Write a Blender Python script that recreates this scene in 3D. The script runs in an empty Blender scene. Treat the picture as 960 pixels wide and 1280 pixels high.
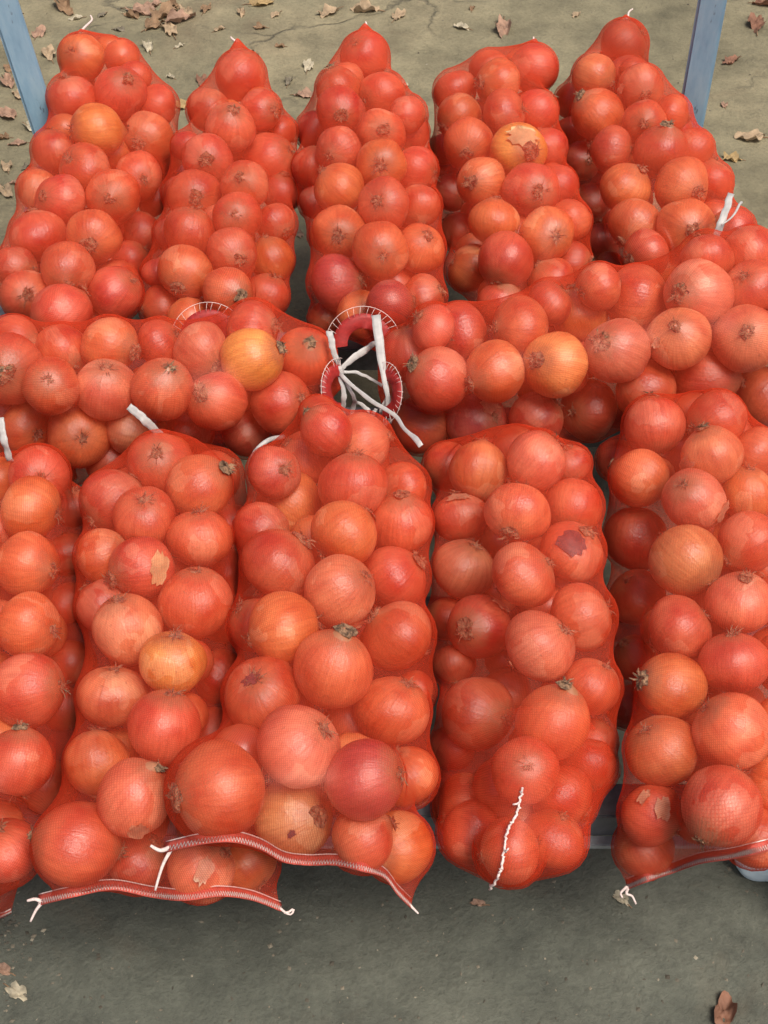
import bpy, bmesh, math, random
import numpy as np
from mathutils import Vector, Matrix, Quaternion, noise

random.seed(7); rng = np.random.default_rng(7)
sc = bpy.context.scene
COL = sc.collection

# ------------------------------------------------------------------ camera
FPX, U0, V0 = 1738.0, 480.0, 640.0          # focal length and centre, in photograph pixels
PITCH = math.radians(47.0)
ZS = 0.25                                   # height of the stand's rails
CAM = np.array([0.0, 0.0, 1.51])
cd = bpy.data.cameras.new('camera'); cam = bpy.data.objects.new('camera', cd); COL.objects.link(cam)
cd.sensor_fit = 'HORIZONTAL'; cd.sensor_width = 36.0; cd.lens = FPX / 960.0 * 36.0
cd.clip_start = 0.05; cd.clip_end = 400.0
cam.location = CAM; cam.rotation_euler = (math.pi / 2 - PITCH, 0, 0)
sc.camera = cam
sc.render.resolution_x = 768; sc.render.resolution_y = 1024

# ------------------------------------------------------------------ sky and sun (soft, overcast)
SUN_EL, SUN_AZ = 66.0, 138.0                # azimuth clockwise from +Y (away from the camera)
w = bpy.data.worlds.new('World'); sc.world = w; w.use_nodes = True
nt = w.node_tree; bg = nt.nodes['Background']
sky = nt.nodes.new('ShaderNodeTexSky'); sky.sky_type = 'NISHITA'; sky.sun_disc = False
sky.sun_elevation = math.radians(SUN_EL); sky.sun_rotation = math.radians(SUN_AZ)
sky.air_density = 1.0; sky.dust_density = 6.0; sky.ozone_density = 0.4
nt.links.new(sky.outputs[0], bg.inputs[0]); bg.inputs[1].default_value = 0.052
sd = bpy.data.lights.new('sun', 'SUN'); sun = bpy.data.objects.new('sun', sd); COL.objects.link(sun)
sd.energy = 1.5; sd.angle = math.radians(26); sd.color = (1.0, 0.95, 0.88)
_e, _a = math.radians(SUN_EL), math.radians(SUN_AZ)
sdir = Vector((math.sin(_a) * math.cos(_e), math.cos(_a) * math.cos(_e), math.sin(_e)))
sun.rotation_euler = sdir.to_track_quat('Z', 'Y').to_euler()
sc.view_settings.view_transform = 'Standard'; sc.view_settings.look = 'None'
sc.view_settings.gamma = 1.0; sc.view_settings.use_curve_mapping = False
sc.view_settings.exposure = 1.2
sc.render.engine = 'CYCLES'
sc.cycles.transparent_max_bounces = 10; sc.cycles.max_bounces = 5; sc.cycles.diffuse_bounces = 2
sc.cycles.glossy_bounces = 2; sc.cycles.caustics_reflective = False; sc.cycles.caustics_refractive = False

# ------------------------------------------------------------------ projection helpers
FW = np.array([0, math.cos(PITCH), -math.sin(PITCH)]); UP = np.array([0, math.sin(PITCH), math.cos(PITCH)])
RT = np.array([1.0, 0, 0])
def ray(u, v):                              # scaled so that depth along the view axis is 1
    return FW + RT * ((u - U0) / FPX) + UP * ((V0 - v) / FPX)
def on_z(u, v, z):
    d = ray(u, v); s = (z - CAM[2]) / d[2]
    return CAM + d * s
def depth(p): return float(np.dot(np.asarray(p) - CAM, FW))
def pix(p):
    d = np.asarray(p) - CAM; z = d @ FW
    return U0 + FPX * (d @ RT) / z, V0 - FPX * (d @ UP) / z, z
def at_depth(u, v, z): return CAM + ray(u, v) * z

# ------------------------------------------------------------------ object helpers
def mesh_obj(name, verts, faces, mat, parent=None, smooth=True, uvs=None):
    me = bpy.data.meshes.new(name)
    me.from_pydata([tuple(map(float, v)) for v in verts], [], faces)
    if uvs is not None:
        uvl = me.uv_layers.new(name='UVMap')
        uvl.data.foreach_set('uv', np.asarray(uvs, dtype=np.float32).ravel())
    if smooth: me.polygons.foreach_set('use_smooth', [True] * len(me.polygons))
    me.materials.append(mat); me.update()
    o = bpy.data.objects.new(name, me); COL.objects.link(o)
    if parent is not None: o.parent = parent
    return o
def tag(o, label, cat, group=None):
    o['label'] = label; o['category'] = cat
    if group: o['group'] = group
    return o
def empty(name, loc=(0, 0, 0)):
    o = bpy.data.objects.new(name, None); COL.objects.link(o); o.location = loc
    o.empty_display_size = 0.05
    return o
def tube(path, rad, seg=6, closed_ends=True):
    """tube along a polyline; returns verts, faces"""
    P = np.asarray(path, float); n = len(P)
    rad = np.full(n, rad) if np.isscalar(rad) else np.asarray(rad, float)
    T = np.gradient(P, axis=0); T /= np.linalg.norm(T, axis=1)[:, None] + 1e-12
    V = []; ref = np.array([0.13, 0.31, 0.94])
    for i in range(n):
        a = np.cross(T[i], ref); 
        if np.linalg.norm(a) < 1e-3: a = np.cross(T[i], [1, 0, 0])
        a /= np.linalg.norm(a); b = np.cross(T[i], a); ref = np.cross(a, T[i]) * 1.0
        for j in range(seg):
            t = 2 * math.pi * j / seg
            V.append(P[i] + rad[i] * (math.cos(t) * a + math.sin(t) * b))
    F = []
    for i in range(n - 1):
        for j in range(seg):
            k = (j + 1) % seg
            F.append((i * seg + j, i * seg + k, (i + 1) * seg + k, (i + 1) * seg + j))
    if closed_ends:
        F.append(tuple(range(seg))[::-1]); F.append(tuple((n - 1) * seg + j for j in range(seg)))
    return V, F
def merge(parts):
    V, F = [], []
    for v, f in parts:
        o = len(V); V.extend(v); F.extend([tuple(i + o for i in q) for q in f])
    return V, F
def spline(pts, n):
    """Catmull-Rom through the points"""
    P = np.asarray(pts, float); P = np.vstack([2 * P[0] - P[1], P, 2 * P[-1] - P[-2]])
    m = len(P) - 3; out = []
    for s in np.linspace(0, m - 1e-6, n):
        i = int(s); t = s - i; a, b, c, d = P[i:i + 4]
        out.append(0.5 * (2 * b + (c - a) * t + (2 * a - 5 * b + 4 * c - d) * t * t + (3 * b - a - 3 * c + d) * t ** 3))
    return np.array(out)
def ribbon(path, nrm, width, thick=0.0006, sides=None):
    """flat strip along a path; nrm = direction across the strip"""
    P = np.asarray(path, float); n = len(P); V = []; F = []
    T = np.gradient(P, axis=0); T /= np.linalg.norm(T, axis=1)[:, None] + 1e-12
    wv = np.full(n, width) if np.isscalar(width) else np.asarray(width)
    N = np.asarray(nrm, float); N = np.tile(N, (n, 1)) if N.ndim == 1 else N
    for i in range(n):
        a = N[i] - T[i] * (N[i] @ T[i]); a /= np.linalg.norm(a); b = np.cross(T[i], a)
        for (x, y) in ((-1, -1), (-.34, -1.6), (.34, -.6), (1, -1), (1, 1), (.34, 1.6), (-.34, .6), (-1, 1)):
            V.append(P[i] + a * x * wv[i] / 2 + b * y * thick)
    for i in range(n - 1):
        for j in range(8):
            k = (j + 1) % 8; F.append((i * 8 + j, i * 8 + k, (i + 1) * 8 + k, (i + 1) * 8 + j))
    F.append(tuple(range(8))[::-1]); F.append(tuple((n - 1) * 8 + j for j in range(8)))
    return V, F

# ------------------------------------------------------------------ materials
def new_mat(name):
    m = bpy.data.materials.new(name); m.use_nodes = True
    t = m.node_tree; b = t.nodes['Principled BSDF']
    return m, t, b, t.nodes, t.links
def N(t, kind, **kw):
    n = t.nodes.new(kind)
    for k, v in kw.items():
        if hasattr(n, k): setattr(n, k, v)
        else: n.inputs[k.replace('_', ' ')].default_value = v
    return n
def ramp(t, stops, interp='LINEAR'):
    r = t.nodes.new('ShaderNodeValToRGB'); r.color_ramp.interpolation = interp
    e = r.color_ramp.elements
    while len(e) < len(stops): e.new(0.5)
    for i, (p, c) in enumerate(stops):
        e[i].position = p; e[i].color = (*c, 1) if len(c) == 3 else c
    return r
def mixc(t, fac, a, b, blend='MIX'):
    m = t.nodes.new('ShaderNodeMix'); m.data_type = 'RGBA'; m.blend_type = blend
    for idx, val in ((0, fac), (6, a), (7, b)):
        if hasattr(val, 'is_linked') or hasattr(val, 'links'): t.links.new(val, m.inputs[idx])
        elif isinstance(val, (tuple, list)): m.inputs[idx].default_value = (*val, 1) if len(val) == 3 else val
        else: m.inputs[idx].default_value = val
    return m.outputs[2]
def math_n(t, op, a, b=None, clamp=False):
    m = t.nodes.new('ShaderNodeMath'); m.operation = op; m.use_clamp = clamp
    for i, val in enumerate((a, b)):
        if val is None: continue
        if hasattr(val, 'links'): t.links.new(val, m.inputs[i])
        else: m.inputs[i].default_value = val
    return m.outputs[0]

def onion_material(name, island=False):
    m, t, b, ns, L = new_mat(name)
    tc = N(t, 'ShaderNodeTexCoord')
    info = N(t, 'ShaderNodeObjectInfo')
    if island:
        geo = N(t, 'ShaderNodeNewGeometry')
        rnd = geo.outputs['Random Per Island']
        r = ramp(t, [(0, (.44, .07, .03)), (.5, (.54, .10, .04)), (1, (.62, .17, .05))]); L.new(rnd, r.inputs[0])
        base = r.outputs[0]; co = tc.outputs['Object']; scl = 26.0
    else:
        rnd = info.outputs['Random']; base = info.outputs['Color']; co = tc.outputs['Object']; scl = 1.0
    off = N(t, 'ShaderNodeVectorMath', operation='ADD'); L.new(co, off.inputs[0])
    cmb = N(t, 'ShaderNodeCombineXYZ')
    rm = math_n(t, 'MULTIPLY', rnd, 57.0); L.new(rm, cmb.inputs[0]); L.new(rm, cmb.inputs[1])
    L.new(cmb.outputs[0], off.inputs[1])
    # large soft patches
    n1 = N(t, 'ShaderNodeTexNoise', Scale=.95 * scl, Detail=2.0, Roughness=.5, Distortion=.3); L.new(off.outputs[0], n1.inputs['Vector'])
    r1 = ramp(t, [(.22, (0, 0, 0)), (.80, (1, 1, 1))]); L.new(n1.outputs[0], r1.inputs[0])
    hsv_d = N(t, 'ShaderNodeHueSaturation', Hue=.488, Saturation=1.05, Value=.66); L.new(base, hsv_d.inputs['Color'])
    hsv_l = N(t, 'ShaderNodeHueSaturation', Hue=.512, Saturation=.95, Value=1.25); L.new(base, hsv_l.inputs['Color'])
    col = mixc(t, r1.outputs[0], hsv_d.outputs[0], hsv_l.outputs[0])
    # longitudinal veins: noise stretched from neck to root
    if not island:
        sep = N(t, 'ShaderNodeSeparateXYZ'); L.new(co, sep.inputs[0])
        at = math_n(t, 'ARCTAN2', sep.outputs[1], sep.outputs[0])
        cs = math_n(t, 'COSINE', at); sn = math_n(t, 'SINE', at)
        cv = N(t, 'ShaderNodeCombineXYZ'); L.new(cs, cv.inputs[0]); L.new(sn, cv.inputs[1])
        L.new(math_n(t, 'ADD', math_n(t, 'MULTIPLY', sep.outputs[2], .10), rm), cv.inputs[2])
        n2 = N(t, 'ShaderNodeTexNoise', Scale=8.5, Detail=4.0, Roughness=.7); L.new(cv.outputs[0], n2.inputs['Vector'])
        r2 = ramp(t, [(.38, (1, 1, 1)), (.64, (.50, .36, .32))]); L.new(n2.outputs[0], r2.inputs[0])
        col = mixc(t, .42, col, r2.outputs[0], 'MULTIPLY')
        # dry brown collar round neck and root
        az = math_n(t, 'ABSOLUTE', sep.outputs[2])
        nj = N(t, 'ShaderNodeTexNoise', Scale=5.0, Detail=2.0); L.new(off.outputs[0], nj.inputs['Vector'])
        azj = math_n(t, 'ADD', az, math_n(t, 'MULTIPLY', math_n(t, 'SUBTRACT', nj.outputs[0], .5), .34))
        rc = ramp(t, [(.66, (0, 0, 0)), (.90, (1, 1, 1))]); L.new(azj, rc.inputs[0])
        col = mixc(t, math_n(t, 'MULTIPLY', rc.outputs[0], .70), col, (.27, .13, .06))
        # torn outer skin: paler, straighter-edged patches on some of them
        v3 = N(t, 'ShaderNodeTexVoronoi', Scale=1.05, Randomness=1.0); v3.distance = 'CHEBYCHEV'
        ds = N(t, 'ShaderNodeTexNoise', Scale=2.2, Detail=1.0)
        L.new(off.outputs[0], ds.inputs['Vector'])
        sv = N(t, 'ShaderNodeVectorMath', operation='MULTIPLY_ADD'); L.new(ds.outputs['Color'], sv.inputs[0])
        sv.inputs[1].default_value = (.35, .35, .35); L.new(off.outputs[0], sv.inputs[2]); L.new(sv.outputs[0], v3.inputs['Vector'])
        sc3 = N(t, 'ShaderNodeSeparateColor'); L.new(v3.outputs['Color'], sc3.inputs[0])
        r3 = ramp(t, [(.86, (0, 0, 0)), (.88, (1, 1, 1))]); L.new(sc3.outputs[0], r3.inputs[0])
        pale = N(t, 'ShaderNodeHueSaturation', Hue=.518, Saturation=.84, Value=1.30); L.new(col, pale.inputs['Color'])
        col = mixc(t, math_n(t, 'MULTIPLY', r3.outputs[0], .40), col, pale.outputs[0])
    # small dirt specks and scuffs
    n4 = N(t, 'ShaderNodeTexNoise', Scale=9.0 * scl, Detail=3.0, Roughness=.7); L.new(off.outputs[0], n4.inputs['Vector'])
    r4 = ramp(t, [(.60, (0, 0, 0)), (.72, (1, 1, 1))]); L.new(n4.outputs[0], r4.inputs[0])
    col = mixc(t, math_n(t, 'MULTIPLY', r4.outputs[0], .5), col, (.20, .09, .05))
    L.new(col, b.inputs['Base Color'])
    rr = ramp(t, [(.3, (.32,) * 3), (.75, (.50,) * 3)]); L.new(n1.outputs[0], rr.inputs[0]); L.new(rr.outputs[0], b.inputs['Roughness'])
    b.inputs['Specular IOR Level'].default_value = .75
    bp = N(t, 'ShaderNodeBump', Strength=.14, Distance=.02 if not island else .0008)
    hsum = math_n(t, 'ADD', n4.outputs[0], n2.outputs[0]) if not island else n4.outputs[0]
    L.new(hsum, bp.inputs['Height']); L.new(bp.outputs[0], b.inputs['Normal'])
    return m

def net_material(name, cover=0.30, pitch_mm=1.8):
    m, t, b, ns, L = new_mat(name)
    uv = N(t, 'ShaderNodeUVMap'); uv.uv_map = 'UVMap'; sep = N(t, 'ShaderNodeSeparateXYZ'); L.new(uv.outputs[0], sep.inputs[0])
    dn = N(t, 'ShaderNodeTexNoise', Scale=20.0, Detail=1.0); L.new(uv.outputs[0], dn.inputs['Vector'])
    wv = math_n(t, 'MULTIPLY', math_n(t, 'SUBTRACT', dn.outputs[0], .5), .008)
    outs = []
    for k, thr in ((0, .17), (1, .13)):
        x = math_n(t, 'MULTIPLY', math_n(t, 'ADD', sep.outputs[k], wv), 1000.0 / pitch_mm)
        fr = math_n(t, 'ABSOLUTE', math_n(t, 'SUBTRACT', math_n(t, 'FRACT', x), .5))
        # thread where fr is near 0
        s = math_n(t, 'SUBTRACT', 1.0, math_n(t, 'MULTIPLY', math_n(t, 'SUBTRACT', fr, thr * .6), 1 / (thr * .8)), True)
        outs.append(s)
    a = math_n(t, 'MAXIMUM', outs[0], outs[1])
    # bunched-up yarn makes the weave denser here and there
    dr = ramp(t, [(.35, (0, 0, 0)), (.8, (1, 1, 1))]); L.new(dn.outputs[0], dr.inputs[0])
    a = math_n(t, 'ADD', math_n(t, 'MULTIPLY', math_n(t, 'ADD', math_n(t, 'MULTIPLY', a, .60), .22), cover * 1.55), math_n(t, 'MULTIPLY', dr.outputs[0], .06), True)
    uv2 = N(t, 'ShaderNodeUVMap'); uv2.uv_map = 'Gather'; sp2 = N(t, 'ShaderNodeSeparateXYZ'); L.new(uv2.outputs[0], sp2.inputs[0])
    a = math_n(t, 'MULTIPLY', a, sp2.outputs[0], True)               # drawn-together cloth is denser
    # the yarn is round: seen along the cloth the threads close up
    lw = N(t, 'ShaderNodeLayerWeight', Blend=.32)
    a = math_n(t, 'ADD', a, math_n(t, 'MULTIPLY', math_n(t, 'POWER', lw.outputs['Facing'], 2.1), .70), True)
    dif = N(t, 'ShaderNodeBsdfDiffuse'); dif.inputs[0].default_value = (.74, .062, .020, 1)
    trl = N(t, 'ShaderNodeBsdfTranslucent'); trl.inputs[0].default_value = (.80, .06, .02, 1)
    gl = N(t, 'ShaderNodeBsdfGlossy', Roughness=.42); gl.inputs[0].default_value = (1, .6, .5, 1)
    m1 = N(t, 'ShaderNodeMixShader'); m1.inputs[0].default_value = .22; L.new(dif.outputs[0], m1.inputs[1]); L.new(trl.outputs[0], m1.inputs[2])
    m2 = N(t, 'ShaderNodeMixShader'); m2.inputs[0].default_value = .06; L.new(m1.outputs[0], m2.inputs[1]); L.new(gl.outputs[0], m2.inputs[2])
    tr = N(t, 'ShaderNodeBsdfTransparent')
    m3 = N(t, 'ShaderNodeMixShader'); L.new(a, m3.inputs[0]); L.new(tr.outputs[0], m3.inputs[1]); L.new(m2.outputs[0], m3.inputs[2])
    L.new(m3.outputs[0], ns['Material Output'].inputs['Surface'])
    return m

def simple(name, color, rough=.6, nscale=40.0, var=.25, bump=.2, bdist=.001, trans=0.0, metal=0.0):
    m, t, b, ns, L = new_mat(name)
    tc = N(t, 'ShaderNodeTexCoord'); n = N(t, 'ShaderNodeTexNoise', Scale=nscale, Detail=5.0, Roughness=.6); L.new(tc.outputs['Object'], n.inputs['Vector'])
    lo = tuple(c * (1 - var) for c in color); hi = tuple(min(1, c * (1 + var)) for c in color)
    r = ramp(t, [(.3, lo), (.7, hi)]); L.new(n.outputs[0], r.inputs[0]); L.new(r.outputs[0], b.inputs['Base Color'])
    b.inputs['Roughness'].default_value = rough; b.inputs['Metallic'].default_value = metal
    bp = N(t, 'ShaderNodeBump', Strength=bump, Distance=bdist); L.new(n.outputs[0], bp.inputs['Height']); L.new(bp.outputs[0], b.inputs['Normal'])
    if trans:
        tl = N(t, 'ShaderNodeBsdfTranslucent'); L.new(r.outputs[0], tl.inputs[0])
        mx = N(t, 'ShaderNodeMixShader'); mx.inputs[0].default_value = trans
        L.new(b.outputs[0], mx.inputs[1]); L.new(tl.outputs[0], mx.inputs[2]); L.new(mx.outputs[0], ns['Material Output'].inputs['Surface'])
    return m

M_ONION = onion_material('onion_skin'); M_FILL = onion_material('onion_skin_packed', True)
M_NET = net_material('red_net')
M_BAND = simple('red_band', (.60, .10, .07), .7, 300, .3, .4, .0006, .25)
M_PATCH = simple('red_patch', (.36, .022, .018), .55, 200, .25, .3, .0005, .15)
M_THREAD = simple('white_thread', (.72, .58, .53), .8, 400, .2, .3, .0004)
M_STRAP = simple('white_strap', (.56, .54, .51), .42, 90, .16, .4, .0012, .25)
M_NECK = simple('dry_neck', (.28, .155, .085), .85, 9, .8, .6, .05)
M_ROOT = simple('dry_root', (.27, .17, .10), .9, 11, .8, .6, .05)
M_FLAKE = simple('papery_skin', (.62, .34, .20), .5, 60, .3, .5, .0015, .35)
M_TAN = simple('tan_skin', (.60, .38, .18), .6, 50, .3, .5, .0015, .2)
M_ROT = simple('dark_blotch', (.10, .035, .035), .55, 120, .5, .5, .0012)
M_STEEL = simple('grey_steel', (.16, .16, .17), .5, 60, .3, .25, .0006, 0, .3)
M_STEEL_L = simple('lit_steel_lip', (.38, .39, .40), .45, 80, .25, .25, .0006, 0, .3)  # lip catching the light: brightness put into a paler steel colour
M_BLUECLOTH = simple('pale_blue_cloth', (.76, .87, .92), .7, 30, .08, .3, .002, .15)

def post_material():
    m, t, b, ns, L = new_mat('blue_paint')
    tc = N(t, 'ShaderNodeTexCoord'); mp = N(t, 'ShaderNodeMapping'); mp.inputs['Scale'].default_value = (40, 40, 9)
    L.new(tc.outputs['Object'], mp.inputs[0])
    n = N(t, 'ShaderNodeTexNoise', Scale=1.0, Detail=6.0, Roughness=.65); L.new(mp.outputs[0], n.inputs['Vector'])
    r = ramp(t, [(.25, (.15, .28, .40)), (.5, (.25, .41, .52)), (.75, (.36, .51, .58))]); L.new(n.outputs[0], r.inputs[0])
    n2 = N(t, 'ShaderNodeTexNoise', Scale=2.2, Detail=7.0, Roughness=.75); L.new(mp.outputs[0], n2.inputs['Vector'])
    r2 = ramp(t, [(.62, (0, 0, 0)), (.68, (1, 1, 1))]); L.new(n2.outputs[0], r2.inputs[0])
    c = mixc(t, math_n(t, 'MULTIPLY', r2.outputs[0], .8), r.outputs[0], (.07, .075, .10))
    n3 = N(t, 'ShaderNodeTexNoise', Scale=.7, Detail=5.0); L.new(mp.outputs[0], n3.inputs['Vector'])
    r3 = ramp(t, [(.55, (0, 0, 0)), (.75, (1, 1, 1))]); L.new(n3.outputs[0], r3.inputs[0])
    c = mixc(t, math_n(t, 'MULTIPLY', r3.outputs[0], .45), c, (.42, .40, .34))
    L.new(c, b.inputs['Base Color']); b.inputs['Roughness'].default_value = .55
    bp = N(t, 'ShaderNodeBump', Strength=.3, Distance=.001); L.new(n2.outputs[0], bp.inputs['Height']); L.new(bp.outputs[0], b.inputs['Normal'])
    return m
M_POST = post_material()

def ground_material():
    m, t, b, ns, L = new_mat('trodden_ground')
    tc = N(t, 'ShaderNodeTexCoord'); co = tc.outputs['Object']
    n1 = N(t, 'ShaderNodeTexNoise', Scale=1.3, Detail=6.0, Roughness=.6); L.new(co, n1.inputs['Vector'])
    r1 = ramp(t, [(.32, (.135, .128, .087)), (.5, (.178, .166, .112)), (.68, (.236, .210, .140))]); L.new(n1.outputs[0], r1.inputs[0])
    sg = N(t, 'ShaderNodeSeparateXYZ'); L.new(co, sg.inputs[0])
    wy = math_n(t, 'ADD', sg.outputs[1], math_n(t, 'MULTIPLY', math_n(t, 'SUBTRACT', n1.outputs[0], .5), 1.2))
    ry = ramp(t, [(.36, (.58, .655, .78)), (.68, (1.2, 1.14, 1.07))]); L.new(math_n(t, 'MULTIPLY', wy, .4), ry.inputs[0])  # shade over the near ground painted into the colour; back lighter, warmer
    n2 = N(t, 'ShaderNodeTexNoise', Scale=9.0, Detail=8.0, Roughness=.7); L.new(co, n2.inputs['Vector'])
    r2 = ramp(t, [(.30, (.50, .50, .50)), (.70, (1.4, 1.38, 1.34))]); L.new(n2.outputs[0], r2.inputs[0])
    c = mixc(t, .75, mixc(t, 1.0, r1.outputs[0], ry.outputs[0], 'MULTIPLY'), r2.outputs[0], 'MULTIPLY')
    # grit
    n3 = N(t, 'ShaderNodeTexNoise', Scale=140.0, Detail=4.0, Roughness=.7); L.new(co, n3.inputs['Vector'])
    r3 = ramp(t, [(.33, (.75, .75, .75)), (.5, (1, 1, 1)), (.72, (1.2, 1.19, 1.17))]); L.new(n3.outputs[0], r3.inputs[0])
    c = mixc(t, .6, c, r3.outputs[0], 'MULTIPLY')
    # brown stains
    n4 = N(t, 'ShaderNodeTexNoise', Scale=3.4, Detail=5.0, Roughness=.6, Distortion=.6); L.new(co, n4.inputs['Vector'])
    r4 = ramp(t, [(.56, (0, 0, 0)), (.72, (1, 1, 1))]); L.new(n4.outputs[0], r4.inputs[0])
    c = mixc(t, math_n(t, 'MULTIPLY', r4.outputs[0], .45), c, (.15, .105, .065))
    # cracks
    ds = N(t, 'ShaderNodeTexNoise', Scale=5.0, Detail=5.0); L.new(co, ds.inputs['Vector'])
    sv = N(t, 'ShaderNodeVectorMath', operation='MULTIPLY_ADD'); L.new(ds.outputs['Color'], sv.inputs[0]); sv.inputs[1].default_value = (.25, .25, .25); L.new(co, sv.inputs[2])
    vo = N(t, 'ShaderNodeTexVoronoi', Scale=1.6); vo.feature = 'DISTANCE_TO_EDGE'; L.new(sv.outputs[0], vo.inputs['Vector'])
    rk = ramp(t, [(.0, (1, 1, 1)), (.010, (0, 0, 0))]); L.new(vo.outputs['Distance'], rk.inputs[0])
    gate = ramp(t, [(.5, (0, 0, 0)), (.6, (1, 1, 1))]); L.new(n1.outputs[0], gate.inputs[0])
    ck = math_n(t, 'MULTIPLY', rk.outputs[0], gate.outputs[0])
    c = mixc(t, math_n(t, 'MULTIPLY', ck, .6), c, (.05, .048, .038))
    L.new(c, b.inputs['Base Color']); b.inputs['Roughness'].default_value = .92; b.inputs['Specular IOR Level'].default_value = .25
    h = math_n(t, 'ADD', math_n(t, 'MULTIPLY', n2.outputs[0], 1.0), math_n(t, 'MULTIPLY', n3.outputs[0], .25))
    h = math_n(t, 'SUBTRACT', h, math_n(t, 'MULTIPLY', ck, .5))
    bp = N(t, 'ShaderNodeBump', Strength=.8, Distance=.014); L.new(h, bp.inputs['Height']); L.new(bp.outputs[0], b.inputs['Normal'])
    return m
M_GROUND = ground_material()

# ------------------------------------------------------------------ ground
def build_ground():
    bm = bmesh.new()
    xs = sorted(set(list(np.linspace(-1.6, 1.6, 100)) + [-200, -40, -8, 8, 40, 200]))
    ys = sorted(set(list(np.linspace(0.2, 3.6, 110)) + [-200, -40, -6, 8, 40, 200]))
    vs = []
    for y in ys:
        row = []
        for x in xs:
            z = 0.0
            if -1.6 <= x <= 1.6 and .2 <= y <= 3.6:
                z = .010 * noise.noise((x * 2.3, y * 2.3, 1.7)) + .004 * noise.noise((x * 9, y * 9, 4.2))
                e = min(x + 1.6, 1.6 - x, y - .2, 3.6 - y); z *= min(1, e / .2)
            row.append(bm.verts.new((x, y, z)))
        vs.append(row)
    for j in range(len(ys) - 1):
        for i in range(len(xs) - 1):
            bm.faces.new((vs[j][i], vs[j][i + 1], vs[j + 1][i + 1], vs[j + 1][i]))
    me = bpy.data.meshes.new('ground'); bm.to_mesh(me); bm.free()
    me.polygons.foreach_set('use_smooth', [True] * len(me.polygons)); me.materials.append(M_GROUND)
    o = bpy.data.objects.new('ground', me); COL.objects.link(o); o['kind'] = 'structure'
build_ground()
def ground_z(x, y):
    return .010 * noise.noise((x * 2.3, y * 2.3, 1.7)) + .004 * noise.noise((x * 9, y * 9, 4.2))

# ------------------------------------------------------------------ steel stand
def box_mesh(lo, hi, bev=.002):
    bm = bmesh.new(); bmesh.ops.create_cube(bm, size=1.0)
    for v in bm.verts:
        for k in range(3): v.co[k] = lo[k] if v.co[k] < 0 else hi[k]
    bmesh.ops.bevel(bm, geom=bm.edges[:], offset=bev, segments=2, affect='EDGES')
    V = [v.co[:] for v in bm.verts]; F = [tuple(v.index for v in f.verts) for f in bm.faces]
    bm.free(); return V, F
def build_stand():
    st = empty('steel_stand', (0, 1.3, 0))
    tag(st, 'steel stand with two blue painted posts, carrying the onion sacks', 'stand')
    inv = Matrix.Translation((0, -1.3, 0))
    pR = on_z(860, 200, ZS); pL = on_z(63, 196, ZS)
    yB = (pR[1] + pL[1]) / 2; xR, xL = pR[0], pL[0]
    yF = on_z(750, 1001, ZS)[1]
    def part(name, mf, mat):
        o = mesh_obj(name, *mf, mat, st, smooth=False); o.matrix_parent_inverse = inv; return o
    for x, rz in ((xL, .30), (xR, -.22)):
        s = .021
        v, f = box_mesh((-s, -s, .0), (s, s, 1.15), .004)
        o = mesh_obj('post', v, f, M_POST, st, smooth=False); o.matrix_parent_inverse = inv
        ln = .11 if rz > 0 else 0
        o.location = (x + ZS * ln, yB + .026, -.005); o.rotation_euler = Matrix.Rotation(-ln, 3, 'Y').to_euler() if 0 else (Matrix.Rotation(-ln, 3, 'Y') @ Matrix.Rotation(rz, 3, 'Z')).to_euler()
        v, f = box_mesh((-.02, -.02, 0), (.02, .02, ZS - .042), .003)
        o = mesh_obj('front_leg', v, f, M_POST, st, smooth=False); o.matrix_parent_inverse = inv
        o.location = (x, yF - .0, -.005)
    for i, y in enumerate((yB - .02, on_z(480, 425, ZS)[1], on_z(480, 520, ZS)[1], on_z(480, 760, ZS)[1])):
        part('rail', box_mesh((xL - .018, y - .02, ZS - .040), (xR + .018, y + .02, ZS - .001)), M_STEEL)
    # front rail: an angle with a thin lip
    fr = part('front_rail', box_mesh((xL - .02, yF - .018, ZS - .04), (xR + .02, yF + .022, ZS - .001)), M_STEEL)
    v, f = box_mesh((xL - .02, yF - .030, ZS - .046), (xR + .02, yF - .0185, ZS - .038), .001)
    lp = mesh_obj('rail_lip', v, f, M_STEEL_L, fr, smooth=False)
    for x in (xL, xR):
        part('side_rail', box_mesh((x - .0185, yF + .0225, ZS - .041), (x + .0185, yB + .003, ZS - .0025)), M_STEEL)
    return yF
Y_FRONT = build_stand()

# ------------------------------------------------------------------ what each sack holds, read off the photograph
# tones: r red, o orange red, y golden, l pale, p dark wine red, d red darkened for the shade deep between onions, t tan
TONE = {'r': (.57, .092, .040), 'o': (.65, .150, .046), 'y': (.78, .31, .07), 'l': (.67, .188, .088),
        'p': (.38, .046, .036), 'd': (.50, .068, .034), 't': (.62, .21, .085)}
TNAME = {'r': 'red', 'o': 'orange red', 'y': 'golden', 'l': 'pale red', 'p': 'wine red', 'd': 'shaded red', 't': 'tan'}
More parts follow.
